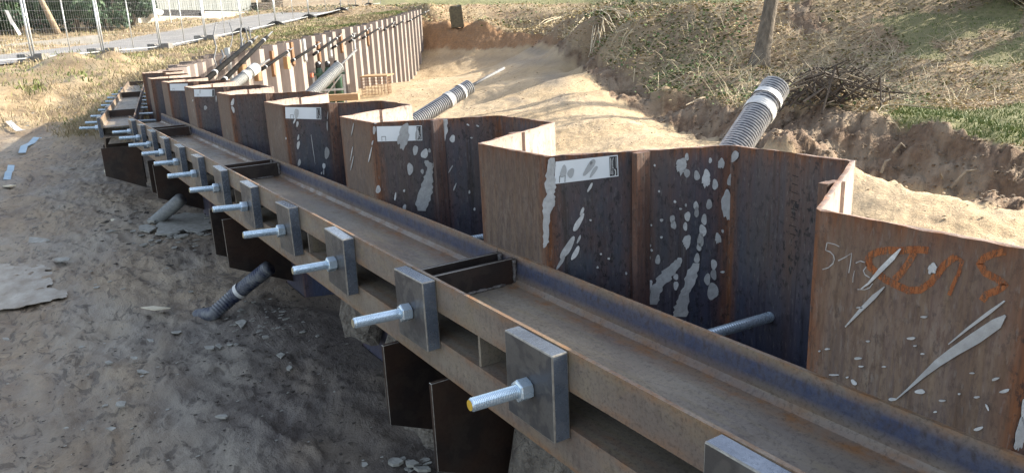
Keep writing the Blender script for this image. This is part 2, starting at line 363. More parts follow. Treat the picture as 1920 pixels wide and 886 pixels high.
fd = (FENCE[-1]-FENCE[0])[:2]; fd = fd/np.linalg.norm(fd); fn = np.array([-fd[1], fd[0]])     # along the fence, away to the left
FENCE = [FENCE[0]-np.r_[fd, 0]*3.5-np.array([0, 0, .05])]+FENCE
L = [(x, y, -1.40-.05*(1.2-x)) for x in (1.7, .7, -.4, -3, -8) for y in (-3, 0, 3, 6, 9)]
L += [(x, y, -1.42) for x, y in ((.2, 11), (-.4, 10.5), (1.2, 10.4), (.6, 12))]
L += [tuple(PZ(*q)) for q in [(0,312,-1.42),(60,268,-1.41),(120,242,-1.40),(190,230,-1.38)]]
L += [tuple(PD(*q)) for q in [(0,240,13.6),(60,215,14.4),(120,200,15.4),(0,170,15.6),(70,165,16.4),(150,170,16.6),(200,180,16.2),(225,160,17),(60,125,19.5),(128,104,20.0),(100,118,20.2),(160,124,20.6),(30,134,19),(212,104,21.2),(195,116,21),(250,118,21.5),(230,125,20),(170,140,18.6)]]
L += [tuple(p) for p in FENCE]
for p in FENCE[::2]: L.append((p[0]+fn[0]*4.8, p[1]+fn[1]*4.8, p[2]+.12)); L.append((p[0]+fn[0]*9, p[1]+fn[1]*9, p[2]+.45)); L.append((p[0]+fn[0]*30, p[1]+fn[1]*30, p[2]+1.2))
for p in FENCE[1::2]: L.append((p[0]-fn[0]*.8, p[1]-fn[1]*.8, p[2]-.03))
for t_ in np.arange(16, T_END+.1, 2.4):
    x, y, z, tx, ty = wall(t_); L.append((x, y, z-.14))
for t_, z_ in ((11.2, -1.32), (12, -1.2), (13, -.95), (14.2, -.62)):
    x, y, z, tx, ty = wall(t_); L.append((x, y, z_))
xe, ye, ze, txe, tye = (float(v) for v in wall(T_END))
for d_, dz in ((8, .35), (20, 1.0), (60, 3.5), (110, 7)): L.append((xe+fd[0]*d_, ye+fd[1]*d_, ze+dz)); L.append((xe+fd[0]*d_+fn[0]*18, ye+fd[1]*d_+fn[1]*18, ze+dz+.5))
ZL = RBF(L)
def floor_z(R): return np.interp(R, [0, 22, 24, 30, 37.5, 47.5, 60], [-2.25, -2.25, -2.2, -1.9, -1.58, -1.2, -1.1])
def on_floor(px, py):
    z = -2.2; 
    for _ in range(12): P = PZ(px, py, z); z = float(floor_z(np.hypot(P[0], P[1])))
    return PZ(px, py, z)
Q = [(2, -4, -2.25), (6, -4, -1.85), (2, 3, -2.25), (3, 8, -2.25), (4.5, 1, -1.9), (4, 13, -2.25), (8, 20, -2.2)]
Q += [tuple(on_floor(*q)) for q in [(785,99),(880,96),(960,97),(800,112),(900,112),(980,120),(720,128),(800,150),(900,150),(900,200),(800,200),(850,160),(700,165),(1400,285),(1330,275)]]
def PH(px, D_, z): P = ray(px, 300)*D_; return (P[0], P[1], z)
Q += [PH(*q) for q in [(1900,5.6,-1.8),(1750,6,-1.82),(1650,6.4,-1.82),(1500,7.4,-1.95),(1600,8.95,-2.25),(1650,8.65,-2.28),(1700,8.4,-2.3),(1780,8.2,-2.3),(1850,8.0,-2.3),(1930,7.6,-2.25),(1530,9.6,-2.2)]]
Q += [tuple(PD(*q)) for q in [(1015,79,37),(1000,92,37),(1037,118,27),(1075,150,21),(1110,178,17.6),(1167,222,14.2),(1230,256,12.2),(1106,142,23),(1147,178,18.7),(1220,221,15.8),(1300,262,13),
      (1000,120,29.5),(990,150,24),(1000,200,18.0),(1060,190,17),(1050,240,14.6),(1120,235,13.8),(1120,272,12.4),(1190,256,12.3),(950,240,15.6),(1100,116,27),(1135,148,23.8),(1180,180,21.),(1222,207,19.),(1262,228,17.5),
      # spoil heap crest and foot
      (1228,200,19),(1255,186,17.6),(1320,189,16),(1400,205,13.6),(1480,209,12.6),(1560,215,11.8),(1612,222,11.2),(1660,229,11.0),(1692,244,10.7),(1740,231,10.5),(1800,252,10.1),(1845,275,9.7),(1920,296,9.3),
      (1280,258,14.8),(1330,263,13.6),(1480,292,10.6),(1560,306,8.9),(1610,328,8.3),(1650,341,7.9),(1690,355,7.55),(1780,364,7.35),(1850,370,7.2),(1920,390,6.8),
      # ground behind the heap, the slope up to the wood
      (1490,190,14.6),(1620,195,13.6),(1740,215,12.6),(1800,232,12.4),(1900,262,11.4),(1800,200,15),(1900,200,14.6),(1700,180,16.5),(1330,165,18),(1421,124,20),(1300,120,20.8),(1550,120,19.6),(1750,120,18.4),(1900,110,18.4),
      (1200,120,21.6),(1150,85,23.8),(1100,60,27.2),(1250,60,22.9),(1240,150,19.6),(1280,172,18),(1160,120,22.6),(1421,60,21.6),(1600,60,20.9),(1800,60,20),(1060,40,34.5),(1250,10,25),(1421,10,23),(1600,10,22.2),(1850,10,21.2),
      # bank at the far end: foot and lip
      (790,92,45.5),(850,90,44.5),(920,88,43.5),(980,84,42.5),(785,40,47.2),(850,44,46.2),(900,40,45.6),(950,56,44.4),(1010,62,42.8),(1060,75,34),
      (800,24,49),(900,18,52),(1000,18,52),(1100,10,54),(760,12,56)]]
Q += [tuple(l) for l in L if l[1] > 50]
for az_, R__, z_ in [(30,80,5),(45,70,4.2),(45,110,9),(50,60,6),(60,40,6),(60,70,9),(60,110,12),(75,45,5),(75,60,7),(75,110,12),(90,30,.8),(90,60,6),(90,110,11),(110,12,-1.9),(110,30,.2),(110,110,6),(100,8,-2.2),(20,160,12),(50,160,13),(80,160,12),(110,160,10)]:
    Q.append((R__*math.sin(R_(az_)), R__*math.cos(R_(az_)), z_))
ZR = RBF(Q, .45)
def hit(px, py, Z, z0=-1.45):
    z = z0
    for _ in range(25):
        P = PZ(px, py, z) if abs(ray(px, py)[2]) > 1e-4 else PD(px, py, 20); z = .5*z+.5*float(Z(np.array([P[0]]), np.array([P[1]]))[0])
    P[2] = z; return P

# ------------------------------------------------------------------ terrain materials
def mud_mat():
    m, n, b = new_mat('churned_mud', .8); t = NT(n); a = t.attr('zone')       # R silt, G grass bank, B mud darkened towards wall and camera
    v = t.coord(obj=False); v2 = t.coord((1, .35, 1), obj=False)
    f1 = t.noise(v2, 3.2, 7, .65, lo=.40, hi=.60, dist=.9); ck = t.noise(t.coord((1, .45, 1), obj=False), 13, 6, .7, lo=.545, hi=.60, dist=1.2); f2 = t.noise(v, 28, 5, .7, lo=.35, hi=.7); f3 = t.noise(v, 120, 3, .7, lo=.4, hi=.7)
    c = t.mix(f1, (.215, .165, .115), (.37, .295, .205)); c = t.mix(t.math('MULTIPLY', f2, .5), c, (.165, .13, .096))
    c = t.mix(a[2], c, t.mix(f2, (.088, .073, .062), (.145, .12, .098)))
    c = t.mix(t.math('MULTIPLY', a[0], t.remap(f2, 0, 1, .6, 1)), c, (.32, .29, .24))
    c = t.mix(t.math('MULTIPLY', ck, .65), c, (.07, .056, .044)); lt = t.noise(v, 55, 4, .75, lo=.62, hi=.70); c = t.mix(t.math('MULTIPLY', lt, .3), c, (.32, .28, .22))
    bank = t.mix(f2, (.28, .21, .125), (.20, .145, .085)); bank = t.mix(t.noise(v, 1.1, 4, lo=.45, hi=.6), bank, (.35, .275, .175))
    c = t.mix(a[1], c, bank)
    t.lk(c, b.inputs['Base Color']); t.lk(t.remap(f1, 0, 1, .55, .9), b.inputs['Roughness'])
    t.bump(b, t.math('ADD', t.math('ADD', f2, t.math('MULTIPLY', f1, 2.)), t.math('MULTIPLY', t.math('SUBTRACT', f3, t.math('MULTIPLY', ck, 2.)), .5)), .5, .010); return m
def pit_mat():
    m, n, b = new_mat('pit_ground', .95); t = NT(n); a = t.attr('zone')       # R sand, G grass, B dark topsoil
    v = t.coord(obj=False); v2 = t.coord((.5, 1, 1), obj=False)
    f1 = t.noise(v, .55, 6, .6, lo=.4, hi=.62); f2 = t.noise(v, 9, 6, .7, lo=.35, hi=.68); f3 = t.noise(v2, 3, 6, .65, lo=.50, hi=.68, dist=.8); f4 = t.noise(v, 45, 3, .7, lo=.5, hi=.68)
    sand = t.mix(f1, (.47, .365, .235), (.42, .31, .18)); sand = t.mix(t.math('MULTIPLY', f3, .55), sand, (.30, .225, .145)); sand = t.mix(t.math('MULTIPLY', f4, .35), sand, (.30, .24, .165)); q_ = t.attr('stain'); sand = t.mix(t.math('MULTIPLY', q_[0], t.remap(f2, 0, 1, .45, .9)), sand, (.20, .175, .145))
    soil = t.mix(f2, (.12, .075, .046), (.21, .142, .09)); soil = t.mix(t.noise(v, 1.6, 5, lo=.45, hi=.6), soil, (.27, .205, .14))
    soil = t.mix(q_[1], soil, t.mix(f2, (.36, .20, .095), (.22, .135, .075)))
    wood = t.mix(f2, (.21, .165, .10), (.40, .315, .20)); wood = t.mix(f1, wood, (.26, .185, .115))
    c = t.mix(a[2], wood, soil); c = t.mix(t.math('MULTIPLY', a[1], .8), c, t.mix(f2, (.105, .135, .04), (.165, .18, .065))); c = t.mix(a[0], c, sand)
    t.lk(c, b.inputs['Base Color'])
    t.bump(b, t.math('ADD', t.math('ADD', f2, f3), t.math('MULTIPLY', f4, .5)), .6, .03); return m

# ------------------------------------------------------------------ left sheet: mud, bank, verge
def nonuni(a, b, f):
    v = [a]
    while v[-1] < b: v.append(v[-1]+f(v[-1]))
    return np.array(v)
tl = nonuni(-3, T_END, lambda t: float(np.clip(.006*abs(t)+.004*(t > 2), .014, .1)) if t > .8 else .12)
ql = np.r_[0, .02, nonuni(.05, 48, lambda q: max(.016, .03*q-.02) if q < 2 else min(.06+.05*(q-2), 1.2))]
TT, QQ = np.meshgrid(tl, ql, indexing='ij')
wx, wy, wz, wtx, wty = wall(TT.ravel()); qr = QQ.ravel(); wv = wave(TT.ravel())
s_ = -qr+np.where(qr < .4, (wv-.006)*(1-qr/.4)**1.0, 0)
XL = wx+s_*wty; YL = wy-s_*wtx; zs = ZL(XL, YL)
edge = np.clip(qr/.3, 0, 1)
along = (XL-FENCE[0][0])*fd[0]+(YL-FENCE[0][1])*fd[1]; across = (XL-FENCE[0][0])*fn[0]+(YL-FENCE[0][1])*fn[1]
road_m = np.clip((across+.5)/.6, 0, 1)*np.clip((5.4-across)/.6, 0, 1)
bank_m = np.clip((zs+1.36)/.12, 0, 1)
ux, uy = XL, YL*.35
n1 = fbm(XL*1.5, YL*.9, 1, 4); n2 = fbm(XL*7+n1*1.2, YL*3.4, 9, 4); n3 = np.abs(fbm(XL*14+n1*2, YL*6, 21, 3)); n4 = fbm(XL*45, YL*38, 31, 3)
near = np.clip(1.3-np.hypot(XL, YL)/16, 0, 1)
sc2 = np.abs(fbm(XL*5+YL*2.5, YL*1.2-XL*1.5, 61, 4)); mudh = .055*n1+.017*n2-.022*n3+.008*n4*near+.02*fbm(XL*3.2+YL*.5, YL*.8-XL*.3, 67, 3)+.05*np.clip(.35-sc2, 0, .35)
ZZ = zs+edge*(1-road_m)*((1-bank_m)*mudh+bank_m*(.14*n1+.18*fbm(XL*2.1, YL*2.1, 41, 5)*np.clip((3.5-np.abs(across+5))/3, .25, 1)))
ZZ -= road_m*.03
nT, nQ = TT.shape; idx = np.arange(nT*nQ).reshape(nT, nQ)
FL = np.stack([idx[:-1, :-1], idx[1:, :-1], idx[1:, 1:], idx[:-1, 1:]], -1).reshape(-1, 4)
M_MUD = mud_mat()
gl = obj('muddy_ground', np.c_[XL, YL, ZZ], FL[:, ::-1].copy(), M_MUD, smooth=True, kind='structure')
pxl = to_px(np.c_[XL, YL, ZZ]); 
silt = np.clip(fbm(XL*2.2, YL*1.1, 55, 4)*2.2+.1, 0, 1)*np.clip((1.0-XL)/.5, 0, 1)*(1-bank_m)
dark = np.clip(fbm(XL*1.6, YL*1.0, 77, 4)*1.6+.62-np.clip((YL-4.)/3, 0, .7)-np.clip((.72-XL)/.7, 0, .75), 0, 1)*(1-bank_m)
attr(gl, 'zone', np.c_[silt*.75, bank_m, dark])

# ------------------------------------------------------------------ right sheet: sand floor, spoil heap, wooded slope
azs = np.radians(np.r_[nonuni(2, 12, lambda a: .6), nonuni(12.2, 72, lambda a: .125), nonuni(72.5, 120, lambda a: .8)])
rs = nonuni(1.55, 170, lambda r: .17 if 39 < r < 53 else max(.05, .0105*r) if r < 60 else .05*r)
AA, RR = np.meshgrid(azs, rs, indexing='ij'); XR = (RR*np.sin(AA)).ravel(); YR = (RR*np.cos(AA)).ravel(); zr = ZR(XR, YR); Rr = RR.ravel()
wT, wS = wall_ts(XR, YR)
ppx, ppy = to_px(np.c_[XR, YR, zr]); 
sandx = [600,785,890,1000,1015,1045,1106,1147,1220,1310,1340,1420,1560,1640,1690,1780,1920,2400]; sandy = [97,96,92,88,78,90,140,177,221,262,263,272,305,334,355,364,390,420]
wob = fbm(XR*1.3, YR*1.3, 5, 4)*5
sand = np.clip((ppy-np.interp(ppx, sandx, sandy)+wob)/4+.5, 0, 1)
sand = np.where(ppx < 600, (wS > -.3)*1., sand)
sxx = [700,785,900,960,1030,1080,1140,1200,1240,1260,1320,1400,1480,1560,1610,1660,1690,1740,1760,1800,1845,1920,2400]; syy = [40,36,42,60,66,84,130,178,196,184,187,202,204,209,215,221,235,226,230,247,272,293,330]
lo_ = np.interp(ppx, sandx, sandy); up_ = np.interp(ppx, sxx, syy)
soil = np.clip((ppy-up_+wob*.8+2)/5, 0, 1)*(1-sand)
def pin0(poly, x, y):
    c = np.zeros(len(x), bool)
    for (x1, y1), (x2, y2) in zip(poly, poly[-1:]+poly[:-1]): c ^= ((y1 > y) != (y2 > y)) & (x < (x2-x1)*(y-y1)/((y2-y1) or 1e-9)+x1)
    return c
wq = fbm(XR*.7, YR*.7, 45, 4)*22
soil = np.maximum(soil, (1-sand)*pin0([(1015,74),(1062,72),(1110,104),(1180,146),(1262,200),(1320,190),(1310,268),(1200,216),(1106,150)], ppx+wq, ppy+wq*.3)*.9)
soil = np.maximum(soil, pin0([(1478,12),(1530,8),(1548,60),(1510,66),(1482,50)], ppx+wq*1.6, ppy+wq)*1.)
def spot(cx, cy, rx, ry): return np.clip(1.4-np.hypot((ppx+wq*.5-cx)/rx, (ppy+wq*.25-cy)/ry), 0, 1)
stain = np.max([spot(1035,148,26,13)*.8, spot(1052,186,17,11)*1., spot(963,187,15,5)*.8, spot(1000,116,70,9)*.7, spot(880,112,110,7)*.55, spot(1010,98,26,8)*.9, spot(1600,372,50,9)*.5, spot(1870,400,40,14)*.5], axis=0)*sand
def pin(poly, x, y):
    c = np.zeros(len(x), bool); n = len(poly)
    for i in range(n):
        (x1, y1), (x2, y2) = poly[i], poly[i-1]; k = ((y1 > y) != (y2 > y)) & (x < (x2-x1)*(y-y1)/((y2-y1) or 1e-9)+x1); c ^= k
    return c
wb = fbm(XR*.5, YR*.5, 15, 4)*26
grass = pin([(1640,208),(1720,196),(1800,206),(1930,196),(2300,220),(2300,330),(1930,282),(1830,262),(1700,232)], ppx+wb*1.2, ppy+wb*.3)*1.
grass = np.maximum(grass, .75*pin([(1600,72),(1700,30),(1930,-20),(1930,120),(1700,112)], ppx+wb*2, ppy+wb)*(fbm(XR*.8, YR*.8, 71, 3) > -.05))
grass = np.maximum(grass, .9*pin([(700,-20),(1500,-20),(1500,4),(1200,7),(700,10)], ppx, ppy+wb*.1))
grass = grass*(1-sand)*(1-soil)
leafm = (1-sand)*(1-soil)*(1-.85*(grass > .3))
d1 = fbm(XR*.9, YR*.9, 3, 4); d2 = fbm(XR*3, YR*3, 13, 4); d3 = fbm(XR*9, YR*9, 23, 3); ridge = 1-np.abs(fbm(XR*1.7, YR*1.7, 33, 4))*2
zR = zr+sand*(.045*d1+.035*d2+.022*d3*np.clip(1.4-Rr/25, .2, 1))+soil*(.12*d1+.10*(1-np.abs(fbm(XR*1.5+YR*.8, YR*3-XR*.8, 37, 5))*2.6-.5)+.09*d2+.06*d3+.03*fbm(XR*22, YR*22, 39, 2))+(1-sand)*(1-soil)*(.10*d1+.05*d2+.02*d3)
keep = (wS > -.05) | (wT > T_END-.3)
nA, nR = AA.shape; idx = np.arange(nA*nR).reshape(nA, nR)
FR = np.stack([idx[:-1, :-1], idx[1:, :-1], idx[1:, 1:], idx[:-1, 1:]], -1).reshape(-1, 4); FR = FR[keep[FR].all(1)]
M_PIT = pit_mat()
used = np.zeros(len(XR), bool); used[FR.ravel()] = True; re_ = np.cumsum(used)-1
gr = obj('pit_ground', np.c_[XR, YR, zR][used], re_[FR], M_PIT, smooth=True, kind='structure')
attr(gr, 'zone', np.c_[sand, grass, soil][used]); attr(gr, 'stain', np.c_[stain, np.clip((YR-24)/8, 0, 1), stain][used])
GR = np.c_[XR, YR, zR]

# ------------------------------------------------------------------ road
def asphalt():
    m, n, b = new_mat('worn_asphalt', .85); t = NT(n); v = t.coord(obj=False)
    f = t.noise(v, .8, 5, lo=.35, hi=.65); g = t.noise(v, 60, 3, .7, lo=.3, hi=.7); c = t.mix(f, (.20, .20, .205), (.26, .255, .25)); c = t.mix(t.math('MULTIPLY', g, .3), c, (.13, .13, .13))
    t.lk(c, b.inputs['Base Color']); t.bump(b, g, .2, .004); return m
al = np.arange(-8, 60, .5); ac = np.linspace(.35, 4.9, 12)
A2, C2 = np.meshgrid(al, ac, indexing='ij'); RX = FENCE[0][0]+A2*fd[0]+C2*fn[0]; RY = FENCE[0][1]+A2*fd[1]+C2*fn[1]; RZ = ZL(RX.ravel(), RY.ravel())+.02
ix = np.arange(A2.size).reshape(A2.shape); F_ = np.stack([ix[:-1, :-1], ix[:-1, 1:], ix[1:, 1:], ix[1:, :-1]], -1).reshape(-1, 4)
ro = obj('road', np.c_[RX.ravel(), RY.ravel(), RZ], F_[:, ::-1].copy(), asphalt(), smooth=True, kind='structure')

# ================================================================== sheet piles
def pile_mesh(name, back, mats, lit=True):
    pr = [(-.3, .229), (-.19, .020), (-.181, .004), (-.170, 0), (.170, 0), (.181, .004), (.19, .020), (.3, .229)]
    pr = [(y, DEP-s if back else s) for y, s in pr]
    pts = []
    for (y0, s0), (y1, s1) in zip(pr, pr[1:]):
        n = max(1, int(round(math.hypot(y1-y0, s1-s0)/.03)))
        pts += [(y0+(y1-y0)*i/n, s0+(s1-s0)*i/n) for i in range(n)]
    pts.append(pr[-1]); pts = np.array(pts)
    tg = np.gradient(pts, axis=0); tg /= np.linalg.norm(tg, axis=1)[:, None]; nrm = np.c_[-tg[:, 1], tg[:, 0]]     # (y,s): left normal -> +s for +y travel
    th = .0105; out = pts; inn = pts+nrm*th
    ring = np.r_[out, inn[::-1]]
    zz = [0, -.012, -.03, -.06, -.1, -.15, -.22, -.32, -.45, -.6, -.85, -1.2, -4.3]
    V = []; wear_and_light = []; n = len(ring); r2 = random.Random(3+back)
    corner = [.0]*len(pts)
    L_ = np.r_[0, np.cumsum(np.linalg.norm(np.diff(pts, axis=0), axis=1))]
    cl = [L_[np.abs(pts-np.array(p)).sum(1).argmin()] for p in (pr[2], pr[5])]
    for k, z in enumerate(zz):
        for j in range(n):
            jj = j if j < len(pts) else 2*len(pts)-1-j
            V.append((ring[j, 1], ring[j, 0], z+(r2.uniform(-.0025, .0015) if k == 0 else 0)))
            l = L_[jj]; dc = min(abs(l-c) for c in cl); de = min(l, L_[-1]-l)
            rust = max(math.exp(-(dc/.028)**2)*.95, math.exp(-(de/.035)**2)*.8, math.exp(z/.035)*.95, math.exp(z/.28)*.28)
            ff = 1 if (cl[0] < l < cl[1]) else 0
            dust_and_lit = (0 if back else ff)*(.95 if z > -.45 else max(.12, .95+1.3*(z+.45)))
            pale = 1. if j >= len(pts) else 0.
            if pale: dust_and_lit = .9 if ff else .12; rust = rust*.5  # pit side: painted sunlight, strong on flanges, faint on webs
            wear_and_light.append((rust*(1 if z > -.5 else .55), dust_and_lit, pale))
    F = []
    for k in range(len(zz)-1):
        for j in range(n):
            F.append((k*n+j, (k+1)*n+j, (k+1)*n+(j+1) % n, k*n+(j+1) % n))
    for j in range(len(pts)-1): F.append((j, j+1, 2*len(pts)-2-j, 2*len(pts)-1-j))
    # interlocks at both ends
    for sgn in (-1, 1):
        e = pts[-1] if sgn > 0 else pts[0]
        o_, hx, hy, oy = (-.013, .0135, .0105, -.0115) if back else (.012, .010, .0135, .006)
        a = (e[1]-hx+o_, e[0]-hy+sgn*oy); b_ = (e[1]+hx+o_, e[0]+hy+sgn*oy); q = len(V)
        for z in (-.002, -.1, -.4, -.9, -4.3):
            for x, y in ((a[0], a[1]), (b_[0], a[1]), (b_[0], b_[1]), (a[0], b_[1])): V.append((x, y, z)); wear_and_light.append((.62 if z > -.3 else .42, .2, 0))
        for k in range(4):
            for j in range(4): F.append((q+k*4+j, q+(k+1)*4+j, q+(k+1)*4+(j+1) % 4, q+k*4+(j+1) % 4))
        F.append((q, q+1, q+2, q+3))
    me = mesh(name, V, F, mats)
    a = me.attributes.new('wear_and_light', 'FLOAT_COLOR', 'POINT'); a.data.foreach_set('color', np.c_[np.array(wear_and_light), np.ones(len(wear_and_light))].astype(np.float32).ravel())
    bm = bmesh.new(); bm.from_mesh(me); bmesh.ops.recalc_face_normals(bm, faces=bm.faces); bm.to_mesh(me); bm.free()
    return me
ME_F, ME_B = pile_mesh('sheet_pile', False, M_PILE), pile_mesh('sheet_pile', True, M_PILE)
ME_FF, ME_BF = pile_mesh('sheet_pile', False, M_PILEF), pile_mesh('sheet_pile', True, M_PILEF)
front_lab = {-1: 'brown rusty sheet pile with chalk figures and an orange scrawl at the right edge', 0: 'rusty sheet pile with a white label and a long slurry drip down its corner',
  1: 'sheet pile with a white label half hidden by a big slurry splash', 2: 'sheet pile with a white label beside a dark red rust patch', 3: 'sheet pile with a tall slurry fleck, fourth brown front from the right',
  4: 'sheet pile with a white label, fifth brown front from the right', 5: 'narrow looking sheet pile with a white label just past the end of the near waler', 6: 'sheet pile with a small pale label behind the gap between both walers', 7: 'leftmost sheet pile of the near wall beside the far waler'}
back_lab = {-2: 'set back sheet pile at the right edge hidden by the scrawled one', -1: 'dark blue set back sheet pile with many round slurry drops and a threaded rod', 0: 'set back sheet pile with a long white slurry run beside its rusty corner', 1: 'blue set back sheet pile behind the second white label',
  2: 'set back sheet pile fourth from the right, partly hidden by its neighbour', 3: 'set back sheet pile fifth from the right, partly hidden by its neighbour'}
PILE = {}
kk = -2
while PC0+1.2*kk+.6 < T_END:
    for back in (0, 1):
        if kk == -2 and not back: continue
        t = PC0+1.2*kk+.6*back
        x, y, z, tx, ty = (float(v) for v in wall(t)); yaw = math.atan2(-tx, ty)
        if t > 9.9: zj = z+random.uniform(-.025, .025)
        else: zj = z+random.uniform(-.003, .003)*(t > 3)
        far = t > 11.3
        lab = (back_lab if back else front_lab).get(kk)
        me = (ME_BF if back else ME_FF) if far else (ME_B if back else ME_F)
        if far: lab = 'grey sheet pile of the curved far wall, @ from its far end'; grp = 'sheet piles of the curved far wall'
        else:
            grp = 'sheet piles of the near wall'
            if not lab: lab = 'set back sheet pile %s from the right, almost hidden by the piles in front' % {4: 'sixth', 5: 'seventh', 6: 'eighth', 7: 'ninth'}.get(kk, 'last')
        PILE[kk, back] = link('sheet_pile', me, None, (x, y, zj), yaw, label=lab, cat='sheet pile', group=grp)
    kk += 1
def ordinal(n):
    t_ = ['', '', 'twenty', 'thirty', 'forty', 'fifty', 'sixty', 'seventy']; te = ['', '', 'twentieth', 'thirtieth', 'fortieth', 'fiftieth', 'sixtieth', 'seventieth']
    o1 = ['', 'first', 'second', 'third', 'fourth', 'fifth', 'sixth', 'seventh', 'eighth', 'ninth', 'tenth', 'eleventh', 'twelfth', 'thirteenth', 'fourteenth', 'fifteenth', 'sixteenth', 'seventeenth', 'eighteenth', 'nineteenth']
    return o1[n] if n < 20 else te[n//10] if n % 10 == 0 else t_[n//10]+' '+o1[n % 10]
for i_, o_ in enumerate([o for o in PILE.values() if 'curved far' in o['label']][::-1]): o_['label'] = o_['label'].replace('@', ordinal(i_+1))

# ---- what sticks to the piles: each is a thin skin lying on the panel the sight line meets
def hit_wall(px, py):
    r = ray(px, py); best = None
    for k in range(-2, 6):
        c = PC0+1.2*k; segs = [((1.159, c-.179), (1.159, c+.179), (k, 0)), ((1.159, c-.179), (1.388, c-.300), (k, 0)), ((1.388, c-.3), (1.617, c-.42), (k-1, 1)), ((1.617, c-.78), (1.617, c-.42), (k-1, 1)), ((1.159, c+.179), (1.388, c+.3), (k, 0)), ((1.388, c+.3), (1.617, c+.42), (k, 1))]
        for a, b, own in segs:
            d = (b[0]-a[0], b[1]-a[1]); n = np.array((-d[1], d[0], 0)); n /= np.linalg.norm(n)
            if n@np.array((a[0], a[1], 0)) > 0: n = -n
            A = np.array((a[0], a[1], 0)); q = (A@n)/(r@n) if abs(r@n) > 1e-6 else -1
            if q <= 0: continue
            P = r*q; f = ((P[0]-a[0])*d[0]+(P[1]-a[1])*d[1])/(d[0]**2+d[1]**2)
            if -.02 <= f <= 1.02 and P[2] < TOP0+.01 and (best is None or q < best[0]): best = (q, A, -n if n@r > 0 else n, own)
    return best
def skin(poly, name, mat, lift=.0015, thick=.0015, ref=None, parent=None, **kw):
    cx = sum(p[0] for p in poly)/len(poly) if ref is None else ref[0]; cy = sum(p[1] for p in poly)/len(poly) if ref is None else ref[1]
    h = hit_wall(cx, cy)
    if h is None: return None
    q, A, n, own = h
    if n@ray(cx, cy) > 0: n = -n
    V = []
    for px, py in poly:
        r = ray(px, py); P = r*((A@n)/(r@n)); V.append(P+n*lift)
    if max(v[2] for v in V) > TOP0-.001:
        V = [np.array((v[0], v[1], min(v[2], TOP0-.002))) for v in V]
    m = MB(); m.prism([tuple(v) for v in V], tuple(n*thick)); o = m.obj(name, mat, PILE[own], **kw); fixn(o); return o
def blob(cx, cy, rx, ry, rot=0, drips=0, rag=.13, n=18, seed=0):
    rr = random.Random(int(cx*7+cy*13+seed)); c, s = math.cos(R_(rot)), math.sin(R_(rot)); out = []
    if drips: n = 34
    ph = [rr.uniform(0, 6.28) for _ in range(4)]
    for i in range(n):
        a = 2*math.pi*i/n; k = 1+rag*(math.sin(2*a+ph[0])*.6+math.sin(3*a+ph[1])*.7+math.sin(5*a+ph[2])*.5*(1 if drips else .3))
        if drips and math.sin(a) > -.25 and i % 2: k *= rr.uniform(.78, 1.12)
        if drips and math.sin(a) > .5 and rr.random() < .5: k *= rr.uniform(1.0, 1.28)
        x, y = math.cos(a)*rx*k, math.sin(a)*ry*k; out.append((cx+x*c-y*s, cy+x*s+y*c))
    return out
def zoomed(z, p): return [(z[0]+x/z[2], z[1]+y/z[2]) for x, y in p]
Z0 = (1010, 280, 2.686); Z1 = (640, 210, 3.854); Z2 = (480, 180, 5.54); ZM = (1280, 443, 2.)
drops0 = [(745,37,10,18),(717,80,28,36,0,1),(745,118,15,23),(795,131,15,24),(843,145,22,40,0,1),(887,176,15,25),(863,55,8,14),(918,70,16,25,0,1),(990,35,16,32,28),(966,152,17,31,18),(945,275,27,65,0,1),(857,276,15,24),(791,282,12,22),(794,315,12,25),(748,336,14,25),(672,350,12,22),(678,378,13,23),(737,387,11,20),(745,460,20,30,0,1),(832,352,14,26),(825,408,18,30),(814,455,17,34),(806,490,12,20),(902,445,14,25,0,1),(599,554,13,23),(708,560,12,20),(690,640,13,14),(690,683,12,22),(881,577,16,24),(880,628,14,28),(848,652,16,28),(875,712,26,45),(796,547,14,24),
  (583,80,5,6),(605,210,5,6),(685,262,7,7),(548,297,5,6),(618,355,9,7),(617,441,7,6),(533,417,7,9),(566,380,5,5),(555,543,8,11),(560,482,6,7),(568,506,6,7),(925,410,6,9),(925,615,11,5),(713,298,8,5),(740,280,5,8),(440,622,5,7),(352,548,7,5),(313,525,5,5),(296,592,6,5),(260,355,6,5),
  (55,260,30,35),(218,310,7,24,25),(200,368,13,50,28),(202,450,6,22,25),(185,520,11,42,28),(145,495,18,62,30),(112,565,9,40,30),(258,190,7,25,28)]
for d in drops0:
    x, y, rx, ry = d[:4]; rot = d[4] if len(d) > 4 else 0; dr = d[5] if len(d) > 5 else 0
    skin(zoomed(Z0, blob(x, y, rx, ry, rot, dr, n=10 if rx < 9 else 18)), 'slurry_drop', M_SPLASH)
# long runs drawn as one outline each
def run(z, pts, name='slurry_run'):
    """pts: (x, y, half width) down the run"""
    rr = random.Random(int(pts[0][0]+pts[0][1])); P = []
    for (x0, y0, w0), (x1, y1, w1) in zip(pts, pts[1:]):
        for i in range(3): f = i/3; P.append((x0+(x1-x0)*f, y0+(y1-y0)*f, w0+(w1-w0)*f))
    P.append(pts[-1])
    Lf = [(x-w*rr.uniform(.75, 1.2), y+rr.uniform(-2, 2)) for x, y, w in P]; Rt = [(x+w*rr.uniform(.75, 1.2), y+rr.uniform(-2, 2)) for x, y, w in P]
    mid = P[len(P)//2]; skin(zoomed(z, Lf+Rt[::-1]), name, M_SPLASH, ref=zoomed(z, [(mid[0], mid[1])])[0], lift=.002)
run(Z0, [(66,42,12),(62,80,22),(58,130,22),(58,190,26),(60,225,18),(54,262,30),(40,310,19),(38,360,16),(36,420,15),(36,465,15),(26,492,5)])
run(Z0, [(700,556,14),(685,585,28),(655,612,34),(630,650,36),(604,682,30),(585,712,32),(575,745,32),(570,778,22)])
run(Z0, [(560,655,10),(556,690,14),(552,760,8)])
